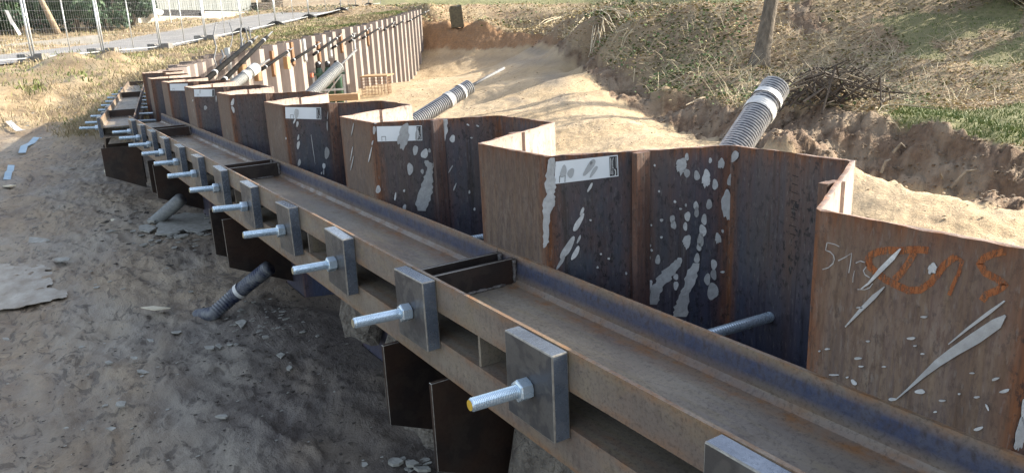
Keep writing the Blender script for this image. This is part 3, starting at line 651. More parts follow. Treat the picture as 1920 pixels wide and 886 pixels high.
run(Z0, [(792,572,14),(779,605,26),(764,650,28),(752,690,24),(734,720,26),(722,765,30),(716,805,40),(712,840,34)])
for d in [(245,78,8,10),(238,130,11,28),(450,170,38,88,14,1),(548,165,14,38,10),(535,275,18,37,10),(602,300,24,36,10),(637,278,10,15),(497,410,23,40),(585,428,11,18),(803,193,20,26),(705,328,10,16),(695,65,7,14),(693,112,8,14),(267,558,18,27),(457,685,13,20),(454,567,7,10),(715,600,14,60,8,1),(715,720,14,60,5,1),(745,690,8,40,5),(790,410,5,32,30),(735,495,7,20,25),(820,540,5,30,20),(925,577,6,14),(962,700,8,10),(225,222,6,17,15),(212,310,4,60,12),(85,125,3,45,10),(78,300,3,50,10),(82,370,3,52,12),(390,610,7,28,8),(915,92,12,5,30),(985,100,12,5,30),(940,186,9,6)]:
    x, y, rx, ry = d[:4]; skin(zoomed(Z1, blob(x, y, rx, ry, d[4] if len(d) > 4 else 0, d[5] if len(d) > 5 else 0, n=10 if rx < 7 else 18)), 'slurry_drop', M_SPLASH)
run(Z1, [(750,42,16),(742,80,26),(738,130,30),(728,180,32),(712,235,30),(694,285,20),(678,330,9),(668,370,5),(664,400,2)])
run(Z1, [(615,350,14),(632,375,30),(640,400,22),(634,450,30),(626,500,36),(612,560,46),(600,620,54),(585,665,48),(580,712,32)])
for d in [(422,180,22,52,5),(405,250,9,40,25),(431,291,12,28,8),(440,430,10,28,8),(440,507,16,40,8),(450,692,14,40,12),(737,590,27,58),(706,725,15,32),(703,790,9,25),(680,800,5,14),(745,200,4,50,5),(740,310,6,50),(592,540,3,150,-8),(312,440,5,14)]:
    x, y, rx, ry = d[:4]; skin(zoomed(Z2, blob(x, y, rx, ry, d[4] if len(d) > 4 else 0)), 'slurry_drop', M_SPLASH)
for d in [(1350,432,16,26),(1290,250,10,22),(1210,350,5,12),(1470,330,5,40),(1655,370,16,42,10),(1660,450,14,40,-15)]: skin(zoomed((160,130,5.99), blob(*d)), 'slurry_drop', M_SPLASH)
for d in [(800,250,14,20),(850,390,10,24),(860,440,10,30),(855,560,8,30),(815,440,6,20),(850,310,7,12)]: skin(zoomed((160,130,5.99), blob(*d)), 'slurry_drop', M_SPLASH)
for d in [(860,380,16,5),(660,455,13,5),(698,391,8,3),(672,485,9,3),(758,486,8,3),(908,300,12,4),(902,438,7,3),(893,579,20,8),(976,613,12,4),(1088,510,9,3),(1106,600,10,4),(1176,532,14,5,-20),(1210,577,20,6,-15),(1112,718,18,6,-20),(950,655,7,3),(645,545,13,7,40),(790,608,14,6),(545,420,10,3),(570,517,18,3),(940,118,15,20,0,1),(1263,735,16,60,10,1),(1275,660,8,50),(516,428,4,3),(620,526,5,3),(666,265,12,3),(874,408,6,3),(1040,588,5,3),(1145,638,3,14,-25)]:
    skin(zoomed(ZM, blob(*d)), 'slurry_drop', M_SPLASH)
for L4 in [[(820,45,3),(790,80,9),(745,125,9),(700,175,4),(672,195,2)],[(760,187,2),(720,225,9),(670,275,7),(613,337,2)],[(1210,240,3),(1150,285,7),(1070,345,5),(1000,402,2)],[(1213,294,4),(1180,325,22),(1100,380,24),(1020,430,19),(960,472,15),(900,523,8),(850,568,4),(805,607,2)]]:
    lf = [(x-w*.7, y-w*.7) for x, y, w in L4]; rt = [(x+w*.7, y+w*.7) for x, y, w in L4]; m_ = L4[len(L4)//2]
    skin(zoomed(ZM, lf+rt[::-1]), 'slurry_streak', M_SPLASH, ref=zoomed(ZM, [(m_[0], m_[1])])[0])
def stroke(z, pts, w, name, mat, lift=.001, thick=.0006):
    P = zoomed(z, pts); w = w/z[2]; lf = []; rt = []
    for i, p in enumerate(P):
        a = np.array(P[max(0, i-1)]); b = np.array(P[min(len(P)-1, i+1)]); d = (b-a)/(np.linalg.norm(b-a)+1e-9); n = np.array((-d[1], d[0]))*w/2
        lf.append(tuple(np.array(p)+n)); rt.append(tuple(np.array(p)-n))
    h = hit_wall(*P[len(P)//2]); q, A, n3, own = h
    if n3@ray(*P[0]) > 0: n3 = -n3
    V = []
    for p in lf+rt:
        r = ray(*p); V.append(r*((A@n3)/(r@n3))+n3*lift)
    N = len(P); o = obj(name, V, [(i, i+1, N+i+1, N+i) for i in range(N-1)], mat, PILE[own]); return o
ZC = (1500, 360, 4.567)
stroke(ZC, [(235,430),(222,495),(262,510),(290,540),(297,575),(285,610),(245,645),(195,660)], 9, 'chalk_figure', M_CHALK)
stroke(ZC, [(235,430),(300,445),(340,465)], 7, 'chalk_figure', M_CHALK)
stroke(ZC, [(330,585),(390,555),(445,520),(436,600),(420,690)], 9, 'chalk_figure', M_CHALK)
stroke(ZC, [(480,605),(520,588),(560,600),(577,630),(545,670),(560,705),(600,730)], 9, 'chalk_figure', M_CHALK)
stroke(ZC, [(495,830),(560,832),(600,815),(625,780)], 8, 'chalk_figure', M_CHALK)
stroke(ZC, [(470,670),(458,720),(455,770)], 6, 'chalk_figure', M_CHALK)
def dense(p, k=5):
    out = []
    for a, b in zip(p, p[1:]): out += [(a[0]+(b[0]-a[0])*i/k, a[1]+(b[1]-a[1])*i/k) for i in range(k)]
    return out+[p[-1]]
stroke(ZC, dense([(1110,500),(1030,490),(950,490),(860,500),(760,495),(660,510),(600,545),(585,590),(605,640),(660,690),(740,750),(830,795),(930,840),(1030,835),(1120,775),(1180,700),(1240,620),(1330,550)]), 62, 'orange_scrawl', M_SPRAY)
stroke(ZC, dense([(985,510),(930,610),(870,690),(815,745)]), 58, 'orange_scrawl', M_SPRAY, .0018)
stroke(ZC, dense([(1330,550),(1395,590),(1365,690),(1320,780),(1280,880)]), 34, 'orange_scrawl', M_SPRAY, .0018)
stroke(ZC, dense([(1765,505),(1660,525),(1580,560),(1540,610),(1590,690),(1690,740),(1760,795),(1690,840),(1600,870),(1560,930)]), 62, 'orange_scrawl', M_SPRAY)
for i in range(8): y = 60+i*52; stroke((1480,300,3.), [(18-i*2,y*.9+30),(52-i*2,y*.9+42)], 4.5, 'rust_tick', simple('old_rust_mark%d' % 0, (.03,.022,.02)) if i == 0 else bpy.data.materials['old_rust_mark0'])
# labels
def pxquad(q): return q
def label(quad, x0, tx=True, notch=None):
    """quad: TL, TR, BR, BL in px; the black block fills the part right of fraction x0"""
    o = skin(quad, 'white_label', M_LABEL, .001, .0008)
    if o is None: return
    TL, TR, BR, BL = [np.array(p) for p in quad]
    def at(u, v): return tuple((TL+(TR-TL)*u)*(1-v)+(BL+(BR-BL)*u)*v)
    skin([at(x0, .04), at(.985, .04), at(.985, .95), at(x0, .95)], 'logo_block', M_BLACK, .0022, .0004)
    if tx:
        # the mark: an arch over a bar, and the name set upright in the block
        A = [at(.94+.022*math.cos(a), .80+.17*math.sin(a)) for a in np.linspace(-1.6, 1.6, 9)]; B = [at(.937+.012*math.cos(a), .80+.12*math.sin(a)) for a in np.linspace(1.6, -1.6, 9)]
        skin(A+B, 'logo_arch', M_INKW, .0030, .0003)
        skin([at(.965, .08), at(.972, .08), at(.972, .60), at(.965, .60)], 'logo_bar', M_INKW, .0030, .0003)
        cu = bpy.data.curves.new('name', 'FONT'); cu.body = 'ThyssenKrupp'; cu.size = 1
        to = bpy.data.objects.new('t', cu); COL.objects.link(to); dg = bpy.context.evaluated_depsgraph_get(); me = bpy.data.meshes.new_from_object(to.evaluated_get(dg))
        bpy.data.objects.remove(to); vv = np.array([v.co[:] for v in me.vertices]); W_ = vv[:, 0].max(); H_ = .72; ff = [tuple(p.vertices) for p in me.polygons]
        h = hit_wall(*at(.9, .5)); q, Ap, n3, own = h; n3 = -n3 if n3@ray(*at(.9, .5)) > 0 else n3
        V = []
        for x, y, _ in vv:
            r = ray(*at(.898+.032*(y/H_), .09+.80*x/W_)); V.append(r*((Ap@n3)/(r@n3))+n3*.0034)
        # the lettering reads downwards
        obj('logo_name', V, ff, M_INKW, PILE[own])
        skin([at(x0+.012, .1), at(x0+.02, .1), at(x0+.02, .86), at(x0+.012, .86)], 'logo_line', M_INKW, .0030, .0003)
    if notch:
        u = notch
        for uu in (u, u+.085): skin([at(uu-.004, .68), at(uu+.004, .68), at(uu+.004, .97), at(uu-.004, .97)], 'print_mark', M_BLACK, .0022, .0003)
        skin([at(u-.004, .66), at(u+.089, .66), at(u+.089, .69), at(u-.004, .69)], 'print_mark', M_BLACK, .0022, .0003)
label([(1041.5,303),(1158,290.3),(1159.5,330),(1039,344.7)], .865, True, .08)
for d in [(1048+8.2,321,5,13,14),(1070,324,6,9,10),(1105,313,5,20,34),(1113,321,3.5,12,32),(1108,305,2.5,4)]: skin(blob(*d), 'label_stain', M_LABGREY, .0024, .0006)
label([(706.2,237.2),(791,235.2),(791.8,263.2),(708,265.3)], .88, True, .10)
label([(534.7,200.8),(601.8,201.7),(602.4,223.9),(535.6,222)], .87, True, .14)
label([(363.7,167.6),(402,167.5),(401.7,181),(364.5,181.4)], .9, False, .15)
label([(318.3,157.5),(352,156.7),(351.6,170),(319.4,170)], .93, False, .15)
skin([(290.5,152),(301,151),(301.5,161.5),(291,162)], 'white_label', M_LABEL)

# ================================================================== walers: two channels with a gap for the rods
def channel(L_, up, n=1):
    """profile in (x 0..0.30, z) swept along y; web against the gap"""
    w, h, tf, tw = .30, (.092 if up else .100), .014, .008
    p = [(0, 0), (w, 0), (w, h), (w-tf*.7, h), (w-tf-.003, tw+.012), (w-tf-.016, tw), (tf+.016, tw), (tf+.003, tw+.012), (tf*.7, h), (0, h)]
    if not up: p = [(x, -z) for x, z in p][::-1]
    return p
def beam(name, y0, y1, zweb, up, parent, X0, wear_scale=1):
    p = channel(1, up); m = len(p)
    # resample the outline so the wear attribute has room
    pts = []
    for a, b in zip(p, p[1:]+p[:1]):
        d = math.hypot(b[0]-a[0], b[1]-a[1]); k = max(1, int(d/.02)); pts += [(a[0]+(b[0]-a[0])*i/k, a[1]+(b[1]-a[1])*i/k) for i in range(k)]
    m = len(pts); V = []; W = []; ys = np.linspace(y0, y1, max(2, int((y1-y0)/.4)))
    for y in ys:
        for x, z in pts:
            V.append((X0+x, y, zweb+z)); zz = abs(z)
            inside_web = .012 < zz < .03 and .02 < x < .28
            rust = 0; blue = 0; hatch = 0
            if zz > (.0915 if up else .094): rust = .8                                        # tips of the flanges
            elif x < .001: rust = .10+.55*math.exp(-zz/.012)+.25*math.exp(-(.1-zz)/.018); blue = .10; hatch = .55*math.exp(-(.1-zz)/.04)
            elif x > .27 and zz > .02: blue = 1.; hatch = .35+.35*(zz > .06); rust = .5*math.exp(-(.1-zz)/.012)+.2*math.exp(-(zz-.02)/.01)
            elif x > .22 and zz < .03: rust = .95*math.exp(-((x-.255)/.028)**2); blue = .05
            elif x < .05 and zz < .03: rust = .55*math.exp(-((x-.035)/.012)**2)
            elif zz > .02: rust = .2; hatch = .4
            W.append((min(1, rust), blue, hatch))
    F = [(i*m+k, (i+1)*m+k, (i+1)*m+(k+1) % m, i*m+(k+1) % m) for i in range(len(ys)-1) for k in range(m)]
    F += [tuple(range(m)), tuple((len(ys)-1)*m+k for k in range(m-1, -1, -1))]
    # non-planar safe caps: the outline is simple, Blender triangulates it
    M_ = np.array(PM[parent]); Vw = np.array(V)
    o = link(name, mesh(name, Vw, F, M_WAL), parent); fixn(o); attr(o, 'wear_and_light', W); return o
def waler(y0, y1, splits, stiff, spacers, loc, rz, label):
    T = thing('waler', loc, label, 'waler', 'walers along the sheet pile wall', rz)
    ZU, ZD = -.735, -.821
    cuts = [y0]+splits+[y1]
    for a, b in zip(cuts, cuts[1:]): beam('upper_channel', a+.0015, b-.0015, ZU, True, T, 0)
    beam('lower_channel', y0, y1, ZD, False, T, 0)
    for s in splits:
        m = MB(); m.box((-.004, s-.004, ZU+.004), (.0, s+.004, ZU+.090)); m.obj_local = None
        o = link('weld_seam', mesh('weld_seam', m.V, m.F, M_WELD), T)
    def plate(nm, ya, yb, xa, xb, za, zb, mat, bev=0):
        m = MB(); m.box((xa, ya, za), (xb, yb, zb)); o = link(nm, mesh(nm, m.V, m.F, [mat, M_EDGE]), T)
        if bev: bevel(o, bev, 1, 1)
        return o
    for y in stiff:
        plate('stiffener', y-.006, y+.006, .0155, .2845, ZU+.0085, ZU+.086, M_BRK, .0015)
        for side in (.279, .018):                                            # the weld where the stiffener meets the flange
            m = MB(); rr = random.Random(int(y*100)); m.tube([(side, y-.010, ZU+.012+i*.0078) for i in range(10)], [rr.uniform(.0045, .008) for _ in range(10)], 6)
            o = link('weld_bead', mesh('weld_bead', m.V, m.F, M_WELD, True), T)
        m = MB(); rr = random.Random(int(y*77)); m.tube([(.03+i*.012, y-.009, ZU+.012) for i in range(19)], [rr.uniform(.002, .006) for _ in range(19)], 6)
        link('weld_bead', mesh('weld_bead', m.V, m.F, M_WELD, True), T)
    for y in spacers:
        plate('spacer_plate', y-.005, y+.005, .004, .15, ZD+.0004, ZU-.0004, M_WAL)
    return T
W1 = waler(-1.1, 8.24, [1.925], [1.905, 1.825, 4.36, 4.22, 6.92, 6.74], [1.56, 2.9, 4.1, 5.4, 6.6], (.86, 0, 0), 0, 'long straight double channel waler running from the near right corner along the wall')
W2 = waler(0, 8.6, [], [1.1, 4.65, 8.5], [.3, 2.2], (.609, 8.22, 0), -math.atan(.145), 'short far waler at the left whose end stands in front of the long one')

# ---- anchor plates, rods and nuts
ORD = ['first', 'second', 'third', 'fourth', 'fifth', 'sixth', 'seventh', 'eighth', 'ninth', 'tenth', 'eleventh', 'twelfth', 'thirteenth', 'fourteenth', 'fifteenth', 'sixteenth']
def rod_mesh(back):
    prof = []; x = -.158; r = .0145
    prof += [(x, r-.0025)]; x += .003
    while x < -.03: prof += [(x, r-.0014), (x+.0011, r-.0014), (x+.0024, r+.0004), (x+.0031, r+.0004)]; x += .0042
    prof += [(x, r-.0005)]
    while x < back-.004: prof += [(x, r-.0010), (x+.004, r+.0004)]; x += .009
    prof += [(back, r-.001)]; n = 28; V = []; F = []
    for px_, pr_ in prof:
        for k in range(n): a = 2*math.pi*k/n; V.append((px_, pr_*math.cos(a), pr_*math.sin(a)))
    for i in range(len(prof)-1):
        for k in range(n): F.append((i*n+k, (i+1)*n+k, (i+1)*n+(k+1) % n, i*n+(k+1) % n))
    F.append(tuple((len(prof)-1)*n+k for k in range(n))); return mesh('threaded_rod', V, F, M_ZINC), prof[0][1]
ME_ROD, RE = rod_mesh(.80); ME_RODS, _ = rod_mesh(.34)
def nut_mesh():
    V = []; F = []; rings = [(-.033, .0185), (-.0315, .023), (-.029, .0258), (-.004, .0258), (-.0015, .0235), (0, .021)]
    n = 6
    for x, r in rings:
        for k in range(n*2):
            a = math.pi*k/n+.26; rr = r if k % 2 == 0 else r*math.cos(math.pi/n) if x in (-.029, -.004) else r*.93
            V.append((x, rr*math.cos(a), rr*math.sin(a)))
    N = 2*n
    for i in range(len(rings)-1):
        for k in range(N): F.append((i*N+k, i*N+(k+1) % N, (i+1)*N+(k+1) % N, (i+1)*N+k))
    F.append(tuple(range(N-1, -1, -1))); F.append(tuple((len(rings)-1)*N+k for k in range(N)))
    me = mesh('hex_nut', V, F, M_ZINC); bm = bmesh.new(); bm.from_mesh(me); bmesh.ops.recalc_face_normals(bm, faces=bm.faces); bm.to_mesh(me); bm.free(); return me
ME_NUT = nut_mesh()
m = MB(); m.box((-.041, -.093, -.1), (0, .093, .1)); po = link('tmp', mesh('anchor_plate', m.V, m.F, [M_PLATE, M_EDGE, M_CUT])); bevel(po, .0032, 2, 1); ME_PLATE = po.data
for p in ME_PLATE.polygons:
    if p.material_index == 0 and abs(p.normal.x) < .5 and abs(p.normal.x)+abs(p.normal.y)+abs(p.normal.z) < 1.05: p.material_index = 2
bpy.data.objects.remove(po)
m = MB(); m.add([(-.1581, RE*math.cos(a)*.98, RE*math.sin(a)*.98) for a in np.linspace(0, 2*math.pi, 20, endpoint=False)], [tuple(range(19, -1, -1))]); ME_END = mesh('rod_end', m.V, m.F, M_RODEND); ME_ENDY = mesh('rod_end', m.V, m.F, M_YEL)
rj = random.Random(5)
def anchor(loc, rz, lp, lr, grp, long_=True, yellow=False, nutx=0):
    P = link('anchor_plate', ME_PLATE, None, loc, rz+rj.uniform(-.01, .01), label=lp, cat='anchor plate', group='anchor plates of '+grp); P.rotation_euler.x = rj.uniform(-.03, .03)
    T = thing('tie_rod', (loc[0]-.0412*math.cos(rz)-.02*0, loc[1]-.0412*math.sin(rz), loc[2]-.006), lr, 'tie rod', 'tie rods of '+grp, rz+rj.uniform(-.012, .012)); T.rotation_euler.y = .04+rj.uniform(-.015, .015)
    ln = rj.uniform(-.012, .012)
    r_ = link('threaded_rod', ME_ROD if long_ else ME_RODS, T, (ln, 0, 0)); e_ = link('rod_end', ME_ENDY if yellow else ME_END, T, (ln, 0, 0))
    nn = link('hex_nut', ME_NUT, T); nn.rotation_euler = (rj.uniform(0, 1), 0, 0)
G1, G2 = 'the long waler', 'the far waler'
for k in range(-1, 12):
    y = 1.238+.597*k; o_ = ORD[k+1]
    lp = {0: 'square steel anchor plate cut off by the bottom edge of the photo', 1: 'large grey steel anchor plate behind the yellow tipped rod'}.get(k+1, '%s square anchor plate along the long waler, counted from the bottom edge' % o_)
    lr = {0: 'zinc plated tie rod of the plate cut off by the bottom edge', 1: 'nearest zinc plated tie rod with nut and yellow painted tip'}.get(k+1, '%s zinc plated tie rod with nut along the long waler, counted from the bottom edge' % o_)
    anchor((.8597, y+.03, -.745), 0, lp, lr, G1, True, k == 0)
c2, s2 = math.cos(-math.atan(.145)), math.sin(-math.atan(.145))
for i, l in enumerate([.3, .9, 1.75, 2.7, 3.5, 4.3, 5.2, 6.1]):
    anchor((.609-.0003*c2-l*s2, 8.22+l*c2, -.745), -math.atan(.145), '%s small looking anchor plate on the far waler, counted from its near end' % ORD[i], '%s zinc plated tie rod on the far waler, counted from its near end' % ORD[i], G2, True)

# ---- support brackets under the walers
BP = [(-.045, -.932), (.298, -.932), (.298, -1.36), (-.045, -1.205)]
def bracket(loc, rz, label, grp):
    m = MB(); m.prism([(x, -.0075, z) for x, z in BP], (0, .015, 0)); o = link('support_bracket', mesh('support_bracket', m.V, m.F, [M_BRK, M_EDGE]), None, loc, rz, label=label, cat='bracket', group=grp); bevel(o, .0015, 1, 1); return o
for i, y in enumerate([1.765, 2.095, 4.28, 4.61, 6.75, 7.05]):
    bracket((.86, y, .001*(i % 2)), 0, ['nearest dark steel bracket plate under the long waler, its top corner bare', 'second dark bracket plate from the camera, left of the nearest one', 'large dark bracket plate with the blue streaked duct below it', 'narrow dark bracket plate just left of the one above the blue duct', 'dark bracket plate above the grey corrugated duct', 'farthest narrow bracket plate under the long waler'][i], 'brackets under the long waler')
for i, l in enumerate([.10, .42]):
    bracket((.609-l*s2, 8.22+l*c2, 0), -math.atan(.145), ['reddish dark bracket plate under the near end of the far waler', 'hidden bracket plate just behind the near end bracket of the far waler'][i], 'brackets under the far waler')

# ---- rough concrete left at the foot of the piles
def rough_block(name, y0, y1, x0, x1, z0, z1, label, seed):
    n, k = max(6, int((y1-y0)/.035)), 14; V = []; F = []
    rr = np.random.default_rng(seed)
    for i in range(n+1):
        y = y0+(y1-y0)*i/n; e = min(1, min(i, n-i)/2.)
        for j in range(k+1):
            a = math.pi/2*j/k*1.9-.25; px_ = x1-(x1-x0)*max(0, math.cos(a-.2))**.45*(.75+.25*e); pz = z0+(z1-z0)*np.clip((a+.25)/1.7, 0, 1)
            q = .03*fbm(np.array([y*9.]), np.array([pz*9+seed]), seed, 4)[0]+.012*rr.uniform(-1, 1)
            V.append((px_+q, y+.012*rr.uniform(-1, 1), pz+q*.4))
    for i in range(n):
        for j in range(k): F.append((i*(k+1)+j, i*(k+1)+j+1, (i+1)*(k+1)+j+1, (i+1)*(k+1)+j))
    F.append(tuple(range(k+1))); F.append(tuple(n*(k+1)+j for j in range(k, -1, -1)))
    return fixn(obj(name, V, F, M_CONC, label=label, cat='concrete'))
rough_block('concrete_lump', 2.14, 2.60, .985, 1.25, -1.42, -.935, 'rough concrete lump under the waler left of the second bracket', 3)
rough_block('concrete_lump', 2.92, 3.25, 1.06, 1.25, -1.30, -.94, 'pale rough concrete lump under the waler beside the blue streaked duct', 5)
rough_block('concrete_lump', 1.1, 1.72, .98, 1.25, -1.42, -.935, 'rough gravelly concrete lump right of the nearest bracket at the bottom edge', 8)

# ================================================================== corrugated ducts
M_DUCTR = simple('glint_duct_ridge', (.42, .43, .44), (.26, .27, .29), 30, .6, 0, .1)  # pale ridge tops are glints painted onto the dark duct
def corrugated(pts, rad, pitch, name, mat, label, cat='duct', bands=(), tip=None, group=None, depth=.12):
    P = [Vector(p) for p in pts]; T = thing(name, tuple(P[0]), label, cat, group)
    # dense path
    D = []; 
    for a, b in zip(P, P[1:]):
        k = max(1, int((b-a).length/pitch*4)); D += [a.lerp(b, i/k) for i in range(k)]
    D.append(P[-1]); rr = [rad*(1-depth*(.5-.5*math.cos(2*math.pi*i/4))*1.0) for i in range(len(D))]
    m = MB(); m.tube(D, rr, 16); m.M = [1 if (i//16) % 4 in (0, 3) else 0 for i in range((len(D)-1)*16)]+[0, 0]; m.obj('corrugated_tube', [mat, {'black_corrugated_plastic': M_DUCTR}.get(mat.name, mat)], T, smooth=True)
    tot = sum((b-a).length for a, b in zip(P, P[1:]))
    for f0, f1 in bands:
        i0, i1 = int(f0*(len(D)-1)), max(int(f0*(len(D)-1))+2, int(f1*(len(D)-1))); m = MB(); rr_ = random.Random(int(f0*100))
        m.tube(D[i0:i1+1], [rad*rr_.uniform(1.02, 1.10) for _ in D[i0:i1+1]], 16, caps=False); m.obj('tape_band', M_TAPE, T, smooth=True)
    if tip is not None: m = MB(); m.tube([P[-1]-(Vector(tip)-P[-1])*.1, tip], rad*.2, 10); m.obj('anchor_rod', M_GREYROD, T, smooth=True)
    return T
def down(a, b, k): a = np.array(a); b = np.array(b); return a+(a-b)*k
b1, t1 = PD(1384, 270, 4.5), PD(1453, 165, 4.75)
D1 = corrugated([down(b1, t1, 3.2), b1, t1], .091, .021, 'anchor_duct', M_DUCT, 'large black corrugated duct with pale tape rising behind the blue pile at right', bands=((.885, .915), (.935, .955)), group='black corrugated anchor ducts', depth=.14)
m = MB(); p = PD(1440, 148, 4.72); m.add([PD(1441, 142, 4.72), PD(1457, 153, 4.74), PD(1461, 160, 4.76), PD(1447, 158, 4.72)], [(0, 1, 2, 3)]); m.prism([tuple(v) for v in m.V], (0, .004, .002)); m.obj('plastic_flap', M_TAPE, D1)
b2, t2 = PD(812, 206, 8.6), PD(880, 163, 8.9)
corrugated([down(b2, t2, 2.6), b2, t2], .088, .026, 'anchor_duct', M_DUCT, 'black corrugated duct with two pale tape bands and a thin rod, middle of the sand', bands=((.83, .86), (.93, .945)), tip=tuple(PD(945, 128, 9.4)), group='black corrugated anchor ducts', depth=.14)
b3, t3 = PD(594, 166, 11.8), PD(636, 125, 12.2)
corrugated([down(b3, t3, 2.4), b3, t3], .095, .034, 'anchor_duct', M_DUCTG, 'grey cement coated corrugated duct leaning in front of the green bottle rack', tip=tuple(PD(668, 94, 12.8)))
b4, t4 = PD(450, 150, 13), PD(482, 126, 13.4)
corrugated([down(b4, t4, 2.), b4, t4], .09, .034, 'anchor_duct', M_DUCTG, 'short grey duct wrapped in torn plastic left of the bottle rack', bands=((.75, .8), (.86, .98)), tip=tuple(PD(505, 112, 13.8)))
q0, q1, q2 = PZ(486, 516, -1.20), PZ(436, 556, -1.33), PZ(400, 588, -1.40)
corrugated([q0+(q0-q1)*.35, q0, q1, q2, PZ(372, 592, -1.47)], .041, .016, 'grout_duct', M_DUCTB, 'blue and grey streaked corrugated duct coming from under the waler into the mud', bands=((.33, .37),), depth=.15)
q0, q1 = PZ(327, 384, -1.24), PZ(292, 414, -1.42)
corrugated([q0+(q0-q1)*.3, q0, q1, q1+(q1-q0)*.3], .052, .016, 'grout_duct', M_DUCTG, 'grey corrugated duct under the farther bracket ending on grey slabs', depth=.15)

# ================================================================== slabs, flakes and litter on the mud
GA = hit
def flake(px, py, w, h, th, mat, name, label, grp=None, seed=0, pts=None):
    rr = random.Random(int(px*31+py*17+seed)); c = hit(px, py, ZL); 
    n = rr.randint(4, 7); poly = []
    for i in range(n):
        a = 2*math.pi*i/n+rr.uniform(-.25, .25); k = rr.uniform(.55, 1.12); poly.append((px+math.cos(a)*w/2*k, py+math.sin(a)*h/2*k))
    if pts: poly = pts
    zb = c[2]+.012
    V = [PZ(x, y, zb) for x, y in poly]; c2_ = np.mean(V, 0); tilt = np.array((rr.uniform(-.12, .12), rr.uniform(-.12, .12)))
    V = [np.array((v[0], v[1], zb+(v[:2]-c2_[:2])@tilt)) for v in V]
    m = MB(); m.prism([tuple(v) for v in V], (0, 0, th)); o = m.obj(name, mat, None, label=label, cat='flake', group=grp); fixn(o); return o
S1 = 'slurry flakes on the mud'
big = [(73,452,50,12,.022,0,'pale blunt ended slab lying alone at the left edge of the mud'),(118,487,36,8,.014,0,'thin pale slab just above the big pale slurry patch'),(222,414,40,9,.01,1,'cream sun spot, built as a flake, left of the grey corrugated duct'),(292,577,68,13,.008,1,'bright cream sun spot, built as a flake, beside the muddy hole of the blue duct'),  # the cream pieces stand in for spots of sunlight on the mud
 (274,428,36,14,.02,0,'long grey slab leaning at the end of the grey duct'),(286,412,26,18,.02,0,'grey slab propped at the mouth of the grey duct'),(313,438,60,11,.02,0,'flat grey slab in front of the broken slurry sheet'),
 (363,455,40,11,.015,0,'ragged grey slab below the broken slurry sheet'),(208,803,24,8,.008,0,'small white oval flake near the bottom left corner'),(417,782,28,10,.014,0,'single pale stone like flake on the dark mud at bottom centre'),(228,757,28,10,.012,0,'pale forked flake left of the bottom centre'),(205,680,22,9,.012,0,'pale hexagonal flake in the dark mud at lower left'),
 (252,671,18,5,.008,0,'small pale flake right of the hexagonal flake'),(265,697,28,6,.008,0,'long thin pale flake below the hexagonal one'),(153,651,18,7,.008,0,'pale flake on the lighter mud at lower left'),(283,638,16,6,.008,0,'pale flake below the bright cream sun spot'),(331,623,24,7,.008,0,'pale narrow flake left of the flake cluster'),
 (452,606,22,18,.012,0,'upright curled flake in the cluster below the blue duct'),(529,584,22,6,.008,0,'pale flake on the right of the cluster below the blue duct'),(532,613,34,13,.010,0,'largest grey flake at the right end of the cluster'),(510,610,26,12,.009,0,'pale angular flake in the middle of the cluster'),(485,597,32,10,.009,0,'pale upper flake of the cluster'),
 (492,620,28,9,.008,0,'lower flat flake of the cluster'),(395,651,30,8,.008,0,'left flake of the small row of angular flakes'),(411,649,18,8,.008,0,'second flake of the small row of angular flakes'),(430,646,14,6,.008,0,'third flake of the small row of angular flakes'),(443,646,12,6,.008,0,'last flake of the small row of angular flakes'),
 (526,668,20,14,.016,0,'pale lumpy stone alone on dark mud below the cluster'),(543,691,12,9,.012,0,'small white stone below the lumpy stone'),(516,635,12,6,.008,0,'small pale flake under the cluster'),(452,582,14,8,.01,0,'pale curved flake right of the blue duct'),(595,630,10,6,.008,0,'small pale flake near the concrete lump'),
 (684,871,14,12,.01,0,'pale flake at the bottom edge left of the nearest bracket'),(770,872,32,14,.02,0,'broken grey slab at the foot of the nearest bracket'),(740,868,34,12,.02,0,'broken grey slab left of the one at the foot of the nearest bracket'),(795,882,40,12,.02,0,'broken grey slab touching the bottom edge beside the nearest bracket'),(12,636,16,6,.006,0,'pale flake at the left edge below the slurry patch'),(125,802,12,4,.006,0,'tiny white flake in the lower left corner')]
for x, y, w, h, th, pale, lab in big: flake(x, y, w, h, th*.55, M_FLAKEP if pale else M_FLAKE, 'slurry_flake', lab, S1)
# the countless crumbs
rr = random.Random(11); m = MB(); mp = MB()
def crumbs(mb, n, fx, fy, s0, s1):
    for _ in range(n):
        x, y = fx(), fy(); c = hit_fast(x, y); s = rr.uniform(s0, s1)*rr.choice((.5, .7, 1, 1)); a = rr.uniform(0, 6.3); k = rr.randint(4, 6)
        asp = rr.uniform(.35, .9); P = []
        for i in range(k):
            b = a+2*math.pi*i/k; u, v = math.cos(b)*s*rr.uniform(.7, 1.1), math.sin(b)*s*asp*rr.uniform(.7, 1.1); P.append((c[0]+u, c[1]+v, c[2]+.006+rr.uniform(-.3, .3)*s*.3))
        mb.prism(P, (0, 0, s*rr.uniform(.12, .35)))
def hit_fast(x, y):
    P = PZ(x, y, -1.45); z = float(ZL(np.array([P[0]]), np.array([P[1]]))[0]); P = PZ(x, y, z); 
    i = int(np.clip(np.searchsorted(tl, P[1]), 0, len(tl)-1)); j = int(np.clip(np.searchsorted(ql, 1.159-P[0]), 0, len(ql)-1)); P[2] = ZZ[i*nQ+j]; return P
crumbs(m, 60, lambda: rr.gauss(510, 55), lambda: rr.gauss(605, 18), .006, .022)
crumbs(m, 35, lambda: rr.gauss(230, 70), lambda: rr.gauss(690, 60), .004, .013)
crumbs(m, 90, lambda: rr.uniform(60, 400), lambda: rr.uniform(330, 560), .006, .022)
crumbs(m, 70, lambda: rr.gauss(330, 40), lambda: rr.gauss(440, 18), .01, .05)
